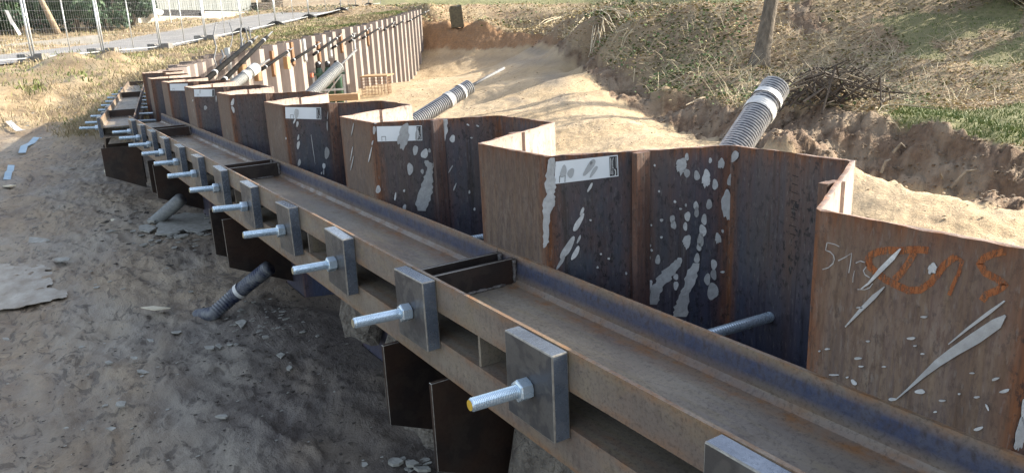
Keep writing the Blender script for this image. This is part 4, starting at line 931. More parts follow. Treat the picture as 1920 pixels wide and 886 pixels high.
crumbs(m, 80, lambda: rr.uniform(0, 700), lambda: rr.uniform(600, 880), .003, .009)
crumbs(m, 60, lambda: rr.uniform(60, 260), lambda: rr.uniform(250, 330), .01, .04)
crumbs(m, 40, lambda: rr.gauss(770, 30), lambda: rr.gauss(872, 8), .004, .018)
m.obj('slurry_crumbs', M_FLAKE, None, kind='stuff')
m = MB(); crumbs(m, 700, lambda: rr.gauss(560, 110), lambda: rr.gauss(640, 100), .003, .012); crumbs(m, 400, lambda: rr.uniform(180, 480), lambda: rr.gauss(400, 45), .006, .024); crumbs(m, 300, lambda: rr.uniform(0, 300), lambda: rr.uniform(450, 880), .003, .009)
M_CLOD = simple('dark_mud_clod', (.075, .062, .05), (.045, .038, .032), 30, .95, 0, .6); m.obj('mud_clods', M_CLOD, None, kind='stuff')
# pale slurry sheets
def sheet(name, poly, label, mat, th=.003):
    rr = random.Random(len(poly)); P = []
    for a, b in zip(poly, poly[1:]+poly[:1]):
        for i in range(4): f = i/4; P.append((a[0]+(b[0]-a[0])*f+rr.uniform(-4, 4)*(i > 0), a[1]+(b[1]-a[1])*f+rr.uniform(-1.5, 1.5)*(i > 0)))
    V = []
    for x, y in P: c = hit_fast(max(x, -160), y); V.append(c)
    zc = np.median([v[2] for v in V])+.012; V = [PZ(x, y, zc) for x, y in P]
    m = MB(); m.prism([tuple(v) for v in V], (0, 0, th)); o = m.obj(name, mat, None, label=label, cat='slurry'); return fixn(o)
M_SHEET = simple('pale_slurry_crust', (.42, .395, .345), (.25, .215, .17), 7, .75, 0, .6, (1, .6, 1), .01)
sheet('slurry_sheet', [(-160,498),(-60,492),(20,494),(75,493),(96,503),(84,508),(112,513),(95,520),(100,530),(88,540),(128,546),(126,556),(95,564),(40,576),(0,581),(-160,590)], 'big pale sheet of dried slurry at the left edge of the mud', M_SHEET)
sheet('slurry_sheet', [(292,425),(318,408),(350,400),(392,402),(398,428),(372,440),(345,432),(330,442),(300,440)], 'broken grey slurry sheet under the farther bracket', M_FLAKE, .012)
# strips of plastic
def ribbon(name, px, w, label, mat):
    P = [hit(x, y, ZL) for x, y in px]; V = []; rr = random.Random(2)
    for i, p in enumerate(P):
        d = (P[min(i+1, len(P)-1)]-P[max(i-1, 0)])[:2]; d /= np.linalg.norm(d)+1e-9; n = np.array((-d[1], d[0], 0)); h = .03+.03*(i % 2)
        V += [tuple(p+n*w/2+np.array((0, 0, h))), tuple(p-n*w/2+np.array((0, 0, h-.01)))]
    m = MB(); m.add(V, [(2*i, 2*i+1, 2*i+3, 2*i+2) for i in range(len(P)-1)]); V2 = [(v[0], v[1], v[2]+.004) for v in V]; m.add(V2, [(2*i, 2*i+2, 2*i+3, 2*i+1) for i in range(len(P)-1)])
    m.obj(name, mat, None, label=label, cat='plastic strip')
ribbon('plastic_strip', [(42,290),(47,281),(60,271),(70,264),(78,262)], .09, 'twisted blue plastic strip at the edge of the shade on the left', M_BLUE)
ribbon('plastic_strip', [(14,341),(18,332),(20,324),(23,318)], .07, 'short blue plastic strip at the left edge below the twisted one', M_BLUE)
ribbon('plastic_strip', [(18,236),(26,242),(36,247),(44,250)], .10, 'white crumpled plastic at the foot of the grassy bank', M_WHITE)
flake(18, 349, 26, 7, .012, M_FLAKEP, 'slurry_flake', 'pale flake at the lower end of the short blue strip', S1)
flake(205, 322, 28, 8, .03, M_FLAKEP, 'slurry_flake', 'cream broken slab under the near end of the far waler', S1)

# ================================================================== things along the far wall
def wall_pt(px, py, off=.62):
    """where the sight line passes the far wall, off metres on the pit side of its outer face"""
    r = ray(px, py); a = math.atan2(r[0], r[1]); xs, ys, zs_, tx, ty = wall(np.arange(11.5, T_END, .1)); X = xs+ty*off; Y = ys-tx*off
    k = np.argmin(np.abs(np.arctan2(X, Y)-a)); R = math.hypot(X[k], Y[k]); return r*R/math.hypot(r[0], r[1])
tubes = [((386,150),(474,76)),((404,166),(500,70)),((490,131),(542,95)),((543,117),(594,85)),((588,103),(634,70)),((624,90),(662,66)),((655,79),(690,55)),((680,72),(712,53)),((720,57),(738,43)),((738,51),(757,39)),((765,41),(800,22))]
tl_lab = ['long black pipe with clutter at the left start of the far wall','second long black pipe below the first one at the left','black pipe above the plastic wrapped duct','black pipe left of the green bottle rack','black pipe right above the bottle rack','sixth black pipe along the far wall from the left','seventh black pipe along the far wall from the left','eighth black pipe along the far wall from the left','ninth black pipe along the far wall from the left','tenth black pipe along the far wall from the left','last black pipe reaching past the far end of the wall']
for ((x0, y0), (x1, y1)), lb in zip(tubes, tl_lab):
    a, b = wall_pt(x0, y0), wall_pt(x1, y1)
    if lb.startswith('last'): b = PD(800, 22, 44.5)
    T = thing('black_pipe', tuple(a), lb, 'pipe', 'black pipes along the far wall'); A, B = Vector(a), Vector(b)
    m = MB(); m.tube([A, B], .045 if x1 < 520 else .038, 8); m.obj('pipe', M_BLACKP, T, smooth=True)
    m = MB(); m.tube([B-(B-A)*.02, B+(B-A)*.16], .02, 8); m.obj('inner_rod', M_GREYROD, T, smooth=True)
    for f in (.12, .9): m = MB(); m.tube([A.lerp(B, f), A.lerp(B, f+.02)], .05, 8); m.obj('clamp', M_GALV, T)
for i, (x, y) in enumerate([(455,135),(483,139),(538,118)]):
    p = wall_pt(x, y, .55); m = MB(); m.box((-.07, -.07, -.16), (.07, .07, .16)); o = link('timber_block', mesh('timber_block', m.V, m.F, M_WOOD), None, tuple(p), .6, label=['sawn timber block wedged left of the plastic wrapped duct','sawn timber block hanging right of the plastic wrapped duct','sawn timber block on the far wall under the third black pipe'][i], cat='timber'); bevel(o, .01)
for i, (x, y) in enumerate([(548,100),(571,93),(598,97),(619,88),(640,80),(664,78),(512,118),(430,118),(690,70)]):
    p = wall_pt(x, y, .5); tt, _ = wall_ts(np.array([p[0]]), np.array([p[1]])); *_, tx, ty = (float(v) for v in wall(tt[0])); m = MB(); m.box((-.03, -.09, -.3), (.03, .09, .3)); m.box((-.06, -.02, -.35), (.035, .02, .3))
    link('steel_hanger', mesh('steel_hanger', m.V, m.F, M_GALV if i % 2 else M_RUSTW), None, tuple(p), math.atan2(-tx, ty), label='small steel hanger plate on the far wall, %s from the left in the group' % ordinal([7, 8, 5, 6, 4, 3, 2, 1, 9][i] if False else sorted([548,571,598,619,640,664,512,430,690]).index(x)+1), cat='hanger', group='hangers on the far wall')
# loose hoses and clutter on the two long pipes
rr = random.Random(4); TH = thing('hose_tangle', tuple(wall_pt(430, 115, .7)), 'tangle of grey hoses and rods lying on the two long black pipes', 'hoses')
for _ in range(9):
    f = rr.random(); a = Vector(wall_pt(395+f*75, 140-f*55, rr.uniform(.5, .9))); p = [a]
    for _ in range(5): a = a+Vector((rr.uniform(.0, .12), rr.uniform(.05, .28), rr.uniform(-.06, .2))); p.append(a)
    m = MB(); m.tube(p, rr.uniform(.010, .022), 6); m.obj('hose', M_GREYROD if _ % 3 else M_BLACKP, TH, smooth=True)
# bottle rack
gz = floor_z(24.); c = PD(617, 150, 23.6); T = thing('bottle_rack', (c[0], c[1], gz), 'galvanised frame rack holding three dark gas bottles with a green top rail', 'rack', None, -.35)
def lpart(name, m, mat, T, smooth=False): return link(name, mesh(name, m.V, m.F, mat, smooth), T)
for x, y in ((-.45, -.3), (.45, -.3), (.45, .3), (-.45, .3)): m = MB(); m.box((x-.03, y-.03, 0), (x+.03, y+.03, 1.15)); lpart('post', m, M_GALV, T)
for z in (.12, .62): m = MB(); m.box((-.42, -.33, z), (.42, -.27, z+.06)); m.box((-.42, .27, z), (.42, .33, z+.06)); lpart('rail', m, M_GALV, T)
m = MB(); m.box((-.5, -.345, 1.1), (.5, -.29, 1.16)); m.box((-.5, .29, 1.1), (.5, .345, 1.16)); lpart('top_rail', m, M_GREEN, T)
m = MB(); m.tube([(-.4, -.35, .2), (.4, -.35, 1.1)], .022, 6); lpart('brace', m, M_GALV, T)
m = MB(); m.box((-.45, -.3, .0), (.45, .3, .05)); lpart('floor_plate', m, M_GALV, T)
for i, x in enumerate((-.28, 0, .28)):
    p = T.matrix_basis @ Vector((x, 0, .05)); B_ = thing('gas_bottle', tuple(p), ['left gas bottle standing in the rack', 'middle gas bottle standing in the rack', 'right gas bottle standing in the rack behind the grey duct'][i], 'gas bottle', 'gas bottles in the rack')
    m = MB(); m.tube([(0, 0, 0), (0, 0, 1.15), (0, 0, 1.25), (0, 0, 1.3)], [.115, .115, .09, .045], 14); lpart('cylinder', m, M_GREEN, B_, True)
    m = MB(); m.tube([(0, 0, 1.26), (0, 0, 1.30), (0, 0, 1.42), (0, 0, 1.46)], [.075, .085, .085, .04], 12); lpart('valve_cap', m, M_TYRE if i < 2 else M_BLACKP, B_, True)
    m = MB(); m.tube([(0, -.06, 1.42), (0, -.11, 1.43)], .03, 8); lpart('valve', m, M_GALV, B_)
m = MB(); m.tube([(0, 0, 0), (.05, -.05, 0)], .07, 10); p = T.matrix_basis @ Vector((-.52, -.36, 1.12)); o = link('red_lamp', mesh('red_lamp', m.V, m.F, simple('red_plastic', (.5, .16, .1), None, 20, .5, 0, 0)), None, tuple(p), label='small red round lamp on the left corner of the bottle rack', cat='lamp')
# mesh cage and beam
c = on_floor(707, 177); T = thing('wire_cage', tuple(c), 'rusty wire mesh cage with a brown board on top, standing on the sand', 'cage', None, -.62)
for nm, ax in (('front_mesh', -.3), ('rear_mesh', .3)):
    for i in range(9): m = MB(); m.tube([(-.46+i*.115, ax, 0), (-.46+i*.115, ax, .62)], .006, 4); lpart('wire', m, M_RUSTW, T)
    for i in range(7): m = MB(); m.tube([(-.46, ax, .02+i*.1), (.46, ax, .02+i*.1)], .006, 4); lpart('wire', m, M_RUSTW, T)
for sx in (-.46, .46):
    for i in range(1, 5): m = MB(); m.tube([(sx, -.3+i*.12, 0), (sx, -.3+i*.12, .62)], .006, 4); lpart('wire', m, M_RUSTW, T)
    for i in range(7): m = MB(); m.tube([(sx, -.3, .02+i*.1), (sx, .3, .02+i*.1)], .006, 4); lpart('wire', m, M_RUSTW, T)
m = MB(); m.box((-.48, -.33, .62), (.48, .9, .66)); lpart('top_board', m, M_PLY, T)
m = MB(); m.box((-.6, -.12, 0), (.6, .12, .17)); p = PD(632, 189, 20.5); o = link('timber_beam', mesh('timber_beam', m.V, m.F, M_WOOD), None, (p[0], p[1], p[2]), -.55, label='orange brown timber beam lying in front of the bottle rack', cat='timber'); bevel(o, .01)
# steel stub on the bank
c = PD(857, 42, 45.2); T = thing('steel_stub', (c[0], c[1], c[2]-.3), 'olive brown bent steel stub standing on the lip of the far bank', 'steel stub', None, -.45)
m = MB(); m.prism([(-.36, -.1, 0), (-.30, .3, 0), (.30, .35, 0), (.40, -.12, 0), (.22, -.02, 0), (-.24, .02, 0)], (-.10, .05, 1.25)); m.V = [(v[0]*(1+.1*math.sin(i*2.1)), v[1], v[2]+(.07*math.sin(i*1.7) if v[2] > .5 else 0)) for i, v in enumerate(m.V)]; o = lpart('stub_body', m, simple('olive_rusty_steel', (.15, .125, .07), (.10, .08, .05), 8, .8, 0, .2), T); fixn(o)

# ================================================================== site fence along the road
ME_W = None
def fence_panel(a, b, label):
    a, b = np.array(a), np.array(b); d = b-a; L_ = float(np.hypot(d[0], d[1])); yaw = math.atan2(d[1], d[0]); sl_ = d[2]/L_
    T = thing('mesh_fence', tuple(a), label, 'fence panel', 'fence panels beside the road', yaw); g = .09
    def P(x, z, y=0): return (x, y, z+sl_*x)
    for x in (.06, L_-.06): m = MB(); m.tube([P(x, .02), P(x, 2.0)], .026, 8); lpart('post', m, M_GALV, T, True)
    m = MB(); m.tube([P(L_/2, g), P(L_/2, 1.98)], .018, 6); lpart('mid_post', m, M_GALV, T, True)
    for z in (g, 1.98): m = MB(); m.tube([P(.06, z), P(L_-.06, z)], .02, 6); lpart('rail', m, M_GALV, T, True)
    m = MB(); n = int(L_/.11)
    for i in range(1, n): x = L_*i/n; m.tube([P(x, g), P(x, 1.98)], .0015, 3, caps=False)
    for i in range(1, 7): m.tube([P(.06, g+i*.27), P(L_-.06, g+i*.27)], .002, 3, caps=False)
    o = lpart('wire_mesh', m, M_GALV, T); o['kind'] = 'stuff'
    m = MB(); m.box((L_-.08, -.03, 1.3+sl_*L_), (L_+.08, .03, 1.36+sl_*L_)); lpart('clamp', m, M_GALV, T)
    return T
FC = [FENCE[0]-np.r_[fd*3.5, .05]]+FENCE+[FENCE[-1]+np.r_[fd*3.5*i, .28*i] for i in (1, 2, 3)]
onum = ['leftmost', 'second', 'third', 'fourth', 'fifth', 'sixth', 'seventh', 'eighth', 'ninth', 'tenth', 'eleventh', 'farthest']
for i in range(1, len(FC)-1):
    a, b = FC[i].copy(), FC[i+1].copy()
    for p in (a, b): p[2] = float(ZL(np.array([p[0]]), np.array([p[1]]))[0])+.06
    fence_panel(a, b, '%s galvanised site fence panel along the road, counted from the left edge' % onum[i-1] if i > 1 else 'leftmost galvanised site fence panel beside the road')
def foot(p, blk, label):
    m = MB()
    if blk:
        m.prism([(-.42, -.12, 0), (-.36, -.12, .06), (-.12, -.12, .17), (.12, -.12, .17), (.36, -.12, .06), (.42, -.12, 0)], (0, .24, 0))
    else:
        m.prism([(-.40, -.13, 0), (-.40, -.13, .16), (-.14, -.13, .16), (-.10, -.13, .10), (.10, -.13, .10), (.14, -.13, .16), (.40, -.13, .16), (.40, -.13, 0)], (0, .26, 0))
    z = float(ZL(np.array([p[0]]), np.array([p[1]]))[0]); o = link('ballast_block', mesh('ballast_block', [(x*1.2, y*1.2, q*1.35) for x, y, q in m.V], m.F, M_FOOTB if blk else M_FOOT), None, (p[0], p[1], z+.05), math.atan2(fn[1], fn[0])+random.uniform(-.2, .2), label=label, cat='fence foot', group='feet of the site fence'); bevel(o, .015)
for i in range(1, len(FC)-1): foot(FC[i], i >= 6, ('%s %s fence foot along the road, counted from the left edge' % (onum[i-1], 'black' if i >= 6 else 'grey concrete')) if i > 1 else 'leftmost grey concrete fence foot beside the road')
# flag of tape, small yellow block, sign post, barrier bits
p = PD(14, 44, 22.6); m = MB(); m.add([(p[0], p[1], p[2]+.38), (p[0]+.09, p[1], p[2]+.36), (p[0]+.16, p[1]+.02, p[2]+.05), (p[0]+.07, p[1]+.03, p[2]), (p[0]+.14, p[1], p[2]-.12), (p[0]+.3, p[1]+.04, p[2]-.32), (p[0]+.22, p[1], p[2]-.36)], [(0, 1, 2, 3), (3, 2, 5, 6, 4)], 0)
m.add([(v[0], v[1]+.012, v[2]) for v in m.V], [(3, 2, 1, 0), (4, 6, 5, 2, 3)]); m.M = [0, 0, 0, 0]; m.obj('warning_tape', M_WHITE, None, label='torn white warning tape fluttering on the fence at the far left', cat='tape')
p = hit(229, 111, ZL, -.3); m = MB(); m.box((-.14, -.1, 0), (.14, .1, .06)); m.box((-.14, -.1, .06), (-.05, .1, .24)); m.box((.05, -.1, .06), (.14, .1, .24)); m.box((-.05, -.1, .18), (.05, .1, .24)); o = link('yellow_block', mesh('yellow_block', m.V, m.F, simple('faded_yellow_plastic', (.62, .45, .12), None, 20, .6, 0, 0)), None, tuple(p), .3, label='small faded yellow block with a slot by the third fence joint', cat='block')

# ================================================================== beyond the road: low wall, building, hedge
def line_pt(px, py, D): return PD(px, py, D)
def slab_wall(name, A, B, h, th, mat, label, cat, base=-.3):
    A, B = np.array(A), np.array(B); d = (B-A); n = np.array((-d[1], d[0], 0)); n = n/np.linalg.norm(n)*th
    m = MB(); m.prism([tuple(A+(0, 0, base)), tuple(B+(0, 0, base)), tuple(B+(0, 0, h)), tuple(A+(0, 0, h))], tuple(n)); return fixn(m.obj(name, mat, None, label=label, cat=cat))
M_WALLW = simple('pale_render', (.50, .48, .44), (.40, .38, .34), 4, .9, 0, .2)
slab_wall('low_wall', PD(-80, 108, 31), PD(186, 80, 33.5), .32, .3, M_WALLW, 'low pale wall along the far side of the road at left', 'wall')
M_PLINTH = simple('pale_concrete_plinth', (.42, .40, .35), (.30, .28, .24), 3, .9, 0, .3, (1, 1, .4))
M_CLAD = simple('grey_weathered_boards', (.20, .215, .21), (.125, .14, .14), 5, .85, 0, .2, (1, 1, .15))
A, B = PD(262, 58, 43), PD(478, 34, 53)
dB = (B-A)[:2]; LB = float(np.hypot(*dB)); yawB = math.atan2(dB[1], dB[0]); slB = (B-A)[2]
T = thing('building', tuple(A), 'long grey boarded building on a pale concrete plinth beyond the road', 'building', None, yawB)
m = MB(); m.box((0, 0, -1.2), (LB*.52, 5, .72)); lpart('plinth', m, M_PLINTH, T)
m = MB(); m.box((LB*.52+.003, 0, -1.2), (LB, 5, 1.02)); lpart('plinth', m, M_PLINTH, T)
m = MB(); m.box((-.05, -.05, .722), (LB*.52, .2, .80)); m.box((LB*.52+.003, -.05, 1.022), (LB+.05, .2, 1.10)); lpart('coping', m, M_WALLW, T)
m = MB(); m.box((.1, .25, .81), (LB*.52, 4.8, 1.18)); lpart('dark_recess', m, M_TYRE, T)
m = MB(); m.box((-.2, .3, 1.19), (LB+.2, 4.9, 4.6)); lpart('wall', m, M_CLAD, T)
nb = int(LB/.20)
clm = MB(); clm.box((-.09, -.012, 0), (.09, .012, 3.42)); me_c = mesh('cladding_board', clm.V, clm.F, M_CLAD)
for i in range(nb): o = link('cladding_board', me_c, T, (-.1+LB*i/nb, .285+(i % 2)*.006, 1.19-random.uniform(0, .03)))
m = MB(); m.prism([(-.6, -.4, 4.6), (LB+.6, -.4, 4.6), (LB+.6, 5.5, 5.6), (-.6, 5.5, 5.6)], (0, 0, .12)); lpart('roof', m, M_TYRE, T)
p = PD(318, 22, 43.3); m = MB(); m.tube([(0, 0, -1.6), (.0, 0, 1.1)], .03, 8); T2 = thing('sign_post', tuple(p), 'thin white post leaning before the plinth of the grey building', 'post'); lpart('pole', m, M_WHITE, T2); m = MB(); m.box((-.08, -.02, .5), (.08, .02, 1.)); lpart('plate', m, M_WHITE, T2)
for i, (x, y, D_, w, h, lab) in enumerate([(492,31,54,1.3,1.1,'dark stacked pallet pile right of the grey building'),(512,25,56,1.2,1.3,'second dark pallet pile right of the grey building')]):
    p = PD(x, y, D_); T = thing('pallet_pile', tuple(p), lab, 'pallets', 'pallet piles beyond the road', .4)
    for k in range(int(h/.16)): m = MB(); [m.box((-w/2, -.5+j*.35, k*.16), (w/2, -.28+j*.35, k*.16+.1)) for j in range(3)]; m.box((-w/2, -.5, k*.16+.102), (w/2, .5, k*.16+.13)); lpart('pallet', m, M_TWIGD, T)
p = PD(292, 28, 43.6); m = MB(); rr = random.Random(3)
o = None
bm = bmesh.new(); bmesh.ops.create_icosphere(bm, subdivisions=2, radius=.42)
for v in bm.verts: v.co *= rr.uniform(.85, 1.12); v.co.z *= .6
me = bpy.data.meshes.new('white_sack'); bm.to_mesh(me); bm.free(); me.materials.append(M_WHITE); link('white_sack', me, None, tuple(p+np.array((0, 0, .1))), label='white crumpled sack on the plinth of the grey building', cat='sack')

# ================================================================== leaves and blades
def leaves(name, P, N, size, tint, mat, aspect=.6, parent=None, **kw):
    """one small quad per point: P points, N normals"""
    n = len(P); P = np.asarray(P); N = N/np.linalg.norm(N, axis=1)[:, None]; a = rng.normal(size=(n, 3)); u = np.cross(N, a); u /= np.linalg.norm(u, axis=1)[:, None]+1e-9; v = np.cross(N, u)
    s = np.asarray(size).reshape(-1, 1)*np.ones((n, 1)); V = np.stack([P-u*s*.5, P+v*s*.5*aspect+N*s*.08, P+u*s*.5, P-v*s*.5*aspect+N*s*.08], 1).reshape(-1, 3)
    F = np.arange(4*n).reshape(n, 4); o = obj(name, V, F, mat, parent, **kw); attr(o, 'tint', np.repeat(np.c_[tint, tint, tint], 4, axis=0)); return o
def blades(name, P, h, lean, w, tint, mat, **kw):
    n = len(P); a = rng.uniform(0, 2*math.pi, n); d = np.c_[np.cos(a), np.sin(a), np.zeros(n)]; b = rng.uniform(0, 2*math.pi, n); t = np.c_[np.cos(b), np.sin(b), np.zeros(n)]*np.reshape(lean, (-1, 1)); h = np.reshape(h, (-1, 1))*np.ones((n, 1)); up = np.array((0, 0, 1.))
    m1 = P+t*h*.35+up*h*.6; top = P+t*h+up*h*(1-.35*np.reshape(lean, (-1, 1))); w = np.reshape(w, (-1, 1))*np.ones((n, 1))
    V = np.stack([P-d*w, P+d*w, m1+d*w*.7, m1-d*w*.7, top], 1).reshape(-1, 3); k = np.arange(n)*5
    F = np.r_[np.c_[k, k+1, k+2, k+3], np.c_[k+3, k+2, k+4, k+4]]
    F = [tuple(f) for f in np.c_[k, k+1, k+2, k+3].tolist()]+[tuple(f) for f in np.c_[k+3, k+2, k+4].tolist()]
    o = obj(name, V, F, mat, None, kind='stuff', **kw); attr(o, 'tint', np.repeat(np.c_[tint, tint, tint], 5, axis=0)); return o
okR = keep & (ppx > -150) & (ppx < 2150) & (ppy > -60) & (Rr < 62) & (Rr > 6)
ii = np.where(okR & (leafm > .4))[0]
pick = rng.choice(ii, 52000); jit = rng.normal(size=(len(pick), 3))*np.c_[Rr[pick]*.006, Rr[pick]*.006, np.zeros(len(pick))]
P = GR[pick]+jit; P[:, 2] += rng.uniform(.0, .045, len(pick))
patch = fbm(P[:, 0]*.28, P[:, 1]*.28, 61, 4); tint = np.clip(.52+.24*rng.normal(size=len(pick))+patch*.9, 0, .99)
leaves('leaf_litter', P, np.c_[rng.normal(.12, .42, len(P)), rng.normal(0, .42, len(P)), np.ones(len(P))], rng.uniform(.04, .10, len(P))*np.clip(Rr[pick]/18, .7, 2), tint, M_LITTER, .55, kind='stuff')
iv = ii[(fbm(GR[ii, 0]*.35, GR[ii, 1]*.35, 81, 4) > .12)]; pick = rng.choice(iv, 6500)
P = GR[pick]+rng.normal(size=(len(pick), 3))*np.c_[Rr[pick]*.007, Rr[pick]*.007, np.zeros(len(pick))]; P[:, 2] += rng.uniform(.03, .14, len(pick))
leaves('ivy_ground_cover', P, np.c_[rng.normal(0, .6, len(P)), rng.normal(0, .6, len(P)), np.ones(len(P))], rng.uniform(.06, .12, len(P))*np.clip(Rr[pick]/20, .8, 1.7), rng.uniform(0, 1, len(P)), M_IVY, .8, kind='stuff')
gi = np.where(okR & (grass > .3))[0]; pick = rng.choice(gi, 24000); P = GR[pick]+rng.normal(size=(len(pick), 3))*np.c_[Rr[pick]*.006, Rr[pick]*.006, np.zeros(len(pick))]
blades('green_grass', P, rng.uniform(.03, .10, len(P)), rng.uniform(.3, 1.2, len(P)), rng.uniform(.004, .010, len(P)), np.clip(rng.uniform(0, .8, len(P))+.5*fbm(P[:, 0]*1.5, P[:, 1]*1.5, 5, 3), 0, 1), M_GRASS)
# dead stems on the slope
m = MB(); rr = random.Random(21); jj = rng.choice(ii, 4500)
for k in jj:
    p = Vector(GR[k]); L_ = rr.uniform(.15, .8); a = rr.uniform(0, 6.28); e = rr.uniform(.05, 1.0); d = Vector((math.cos(a)*math.cos(e), math.sin(a)*math.cos(e), math.sin(e)))
    q = p+d*L_*.5+Vector((rr.uniform(-.05, .05), rr.uniform(-.05, .05), .02)); m.tube([p, q, p+d*L_+Vector((0, 0, -.05*L_))], [.007, .006, .003], 3, caps=False)
m.obj('dead_stems', M_REED, None, kind='stuff')
m = MB(); jj = rng.choice(ii, 900)
for k in jj:
    p = Vector(GR[k])+Vector((0, 0, .02)); L_ = rr.uniform(.2, .9); a = rr.uniform(0, 6.28); d = Vector((math.cos(a), math.sin(a), rr.uniform(0, .3))); q = p+d*L_*.5+Vector((rr.uniform(-.08, .08), rr.uniform(-.08, .08), .03)); m.tube([p, q, p+d*L_], [.010, .008, .004], 3, caps=False)
m.obj('fallen_twigs', M_TWIG, None, kind='stuff')
# cut reeds lying in fans
def rpt(px, py, up=.05):
    c = np.where(okR)[0]; k = c[np.argmin((ppx[c]-px)**2+(ppy[c]-py)**2+(0 if True else 0))]; p = GR[k].copy(); p[2] += up; return p
fans = [((1118,30),[(1062,55),(1075,66),(1082,62),(1070,72),(1090,50)],'fan of long pale cut stems lying on the slope, upper left'),((1128,36),[(1100,112),(1108,104),(1118,92),(1130,78)],'pale cut stems hanging down below the upper fan'),
        ((1132,30),[(1165,60),(1180,52),(1158,74),(1190,40)],'pale cut stems spreading right of the upper fan'),((1050,40),[(1010,52),(1000,58),(1024,46)],'few long stems lying at the lip of the far bank'),((1190,78),[(1130,105),(1145,100),(1160,110)],'long stems lying lower on the slope left of the tree')]
for a, bs, lab in fans:
    A = Vector(rpt(*a, .25)); T = thing('cut_stems', tuple(A), lab, 'dead stems', 'fans of cut stems')
    for b in bs:
        for q in range(2):
            B = Vector(rpt(b[0]+rr.uniform(-7, 7), b[1]+rr.uniform(-4, 4), .12)); A2 = A+Vector((rr.uniform(-.3, .3), rr.uniform(-.3, .3), rr.uniform(-.1, .12))); m = MB(); md = A2.lerp(B, .5)+Vector((0, 0, rr.uniform(.0, .2))); m.tube([A2, md, B], [.02, .017, .01], 5); m.obj('stem', M_REED, T)
br = [((1342,190),(1286,208),.03,'pale branch lying across the trench left of the large duct',M_TWIG),((1545,104),(1522,143),.02,'pale upright twig right of the tree',M_TWIG),((1605,156),(1640,128),.02,'leaning pale twig above the brush pile',M_TWIG),((1505,128),(1478,158),.015,'thin pale twig rising behind the large duct',M_TWIG),
      ((1780,357),(1828,332),.022,'pale root sticking out of the spoil heap at right',M_TWIG),((1766,355),(1762,332),.015,'small curved root at the foot of the spoil heap',M_TWIG),((1652,334),(1668,318),.022,'sawn stick poking out of the spoil heap',M_TWIG),((1676,298),(1698,288),.022,'short stick in the dark hollow of the spoil heap',M_TWIG),((1664,66),(1675,46),.02,'pale standing stem in the shaded grass at upper right',M_TWIG),((1187,160),(1190,128),.015,'thin standing stem at the edge of the trench',M_REED)]
for a, b, r0, lab, mt in br:
    A, B = Vector(rpt(*a, .06)), Vector(rpt(*b, .10))
    if lab.startswith(('pale upright', 'thin', 'pale standing', 'small')):
        dA = float(np.array(A)@_F); B = Vector(PD(b[0], b[1], dA))
    m = MB(); md = A.lerp(B, .5)+Vector((rr.uniform(-.05, .05), 0, rr.uniform(.02, .1))); m.tube([A, md, B], [r0, r0*.8, r0*.45], 7); m.obj('fallen_branch', mt, None, label=lab, cat='branch')
# brush pile
cB = rpt(1560, 205, 0); T = thing('brush_pile', tuple(cB), 'dark heap of cut branches lying behind the spoil heap', 'brush pile')
ex = np.array((_R[0], _R[1], 0)); ex /= np.linalg.norm(ex); ey = np.array((_F[0], _F[1], 0)); ey /= np.linalg.norm(ey)
for k in range(150):
    u = rr.gauss(0, .42); v = rr.uniform(-.4, .8); hgt = .62*max(0, 1-(abs(u)/1.0)**2); c = cB+ex*u+ey*v; a = rr.gauss(0, .7); L_ = rr.uniform(.4, 1.15)
    d = ex*math.cos(a)+ey*math.sin(a)*.8; e = rr.uniform(-.15, .35); p0 = c-d*L_/2+np.array((0, 0, hgt*rr.random()-.02)); p1 = c+np.array((0, 0, hgt*rr.random()+rr.uniform(0, .12))); p2 = c+d*L_/2+np.array((0, 0, hgt*rr.random()+e*.5)); r0 = rr.uniform(.007, .022)
    m = MB(); m.tube([tuple(p0), tuple(p1), tuple(p2)], [r0, r0*.8, r0*.4], 5); m.obj('branch', M_TWIGD if rr.random() < .72 else M_TWIG, T)

# ================================================================== bank and verge
ok = (pxl[0] > -120) & (pxl[0] < 1000) & (pxl[1] > 0) & (np.hypot(XL, YL) < 60) & (qr > .12) & (YL > 8)
road2 = (across > -.2) & (across < 5.1)
bi = np.where(ok & (bank_m > .55) & ~road2)[0]; dens = np.hypot(XL, YL)[bi]
pick = rng.choice(bi, 150000); P = np.c_[XL, YL, ZZ][pick]+rng.normal(size=(len(pick), 3))*np.c_[.07+.045*qr[pick], .07+.045*qr[pick], np.zeros(len(pick))]
pw = np.hypot(P[:, 0], P[:, 1]); gpat = fbm(P[:, 0]*.55, P[:, 1]*.55, 91, 3)
sel = gpat < .24; nsel = sel.sum()
blades('dry_grass', P[sel], rng.uniform(.05, .2, nsel), rng.uniform(.6, 1.5, nsel), rng.uniform(.003, .0065, nsel)*np.clip(pw[sel]/15, 1, 2.2), np.clip(rng.normal(.6, .25, nsel)+.5*gpat[sel], 0, 1), M_STRAW)
sel = (gpat > .16) & (rng.random(len(gpat)) < .6); nsel = sel.sum()
blades('verge_grass', P[sel], rng.uniform(.05, .14, nsel), rng.uniform(.4, 1.2, nsel), rng.uniform(.003, .007, nsel)*np.clip(pw[sel]/15, 1, 2.5), rng.uniform(.2, 1, nsel), M_GRASS)
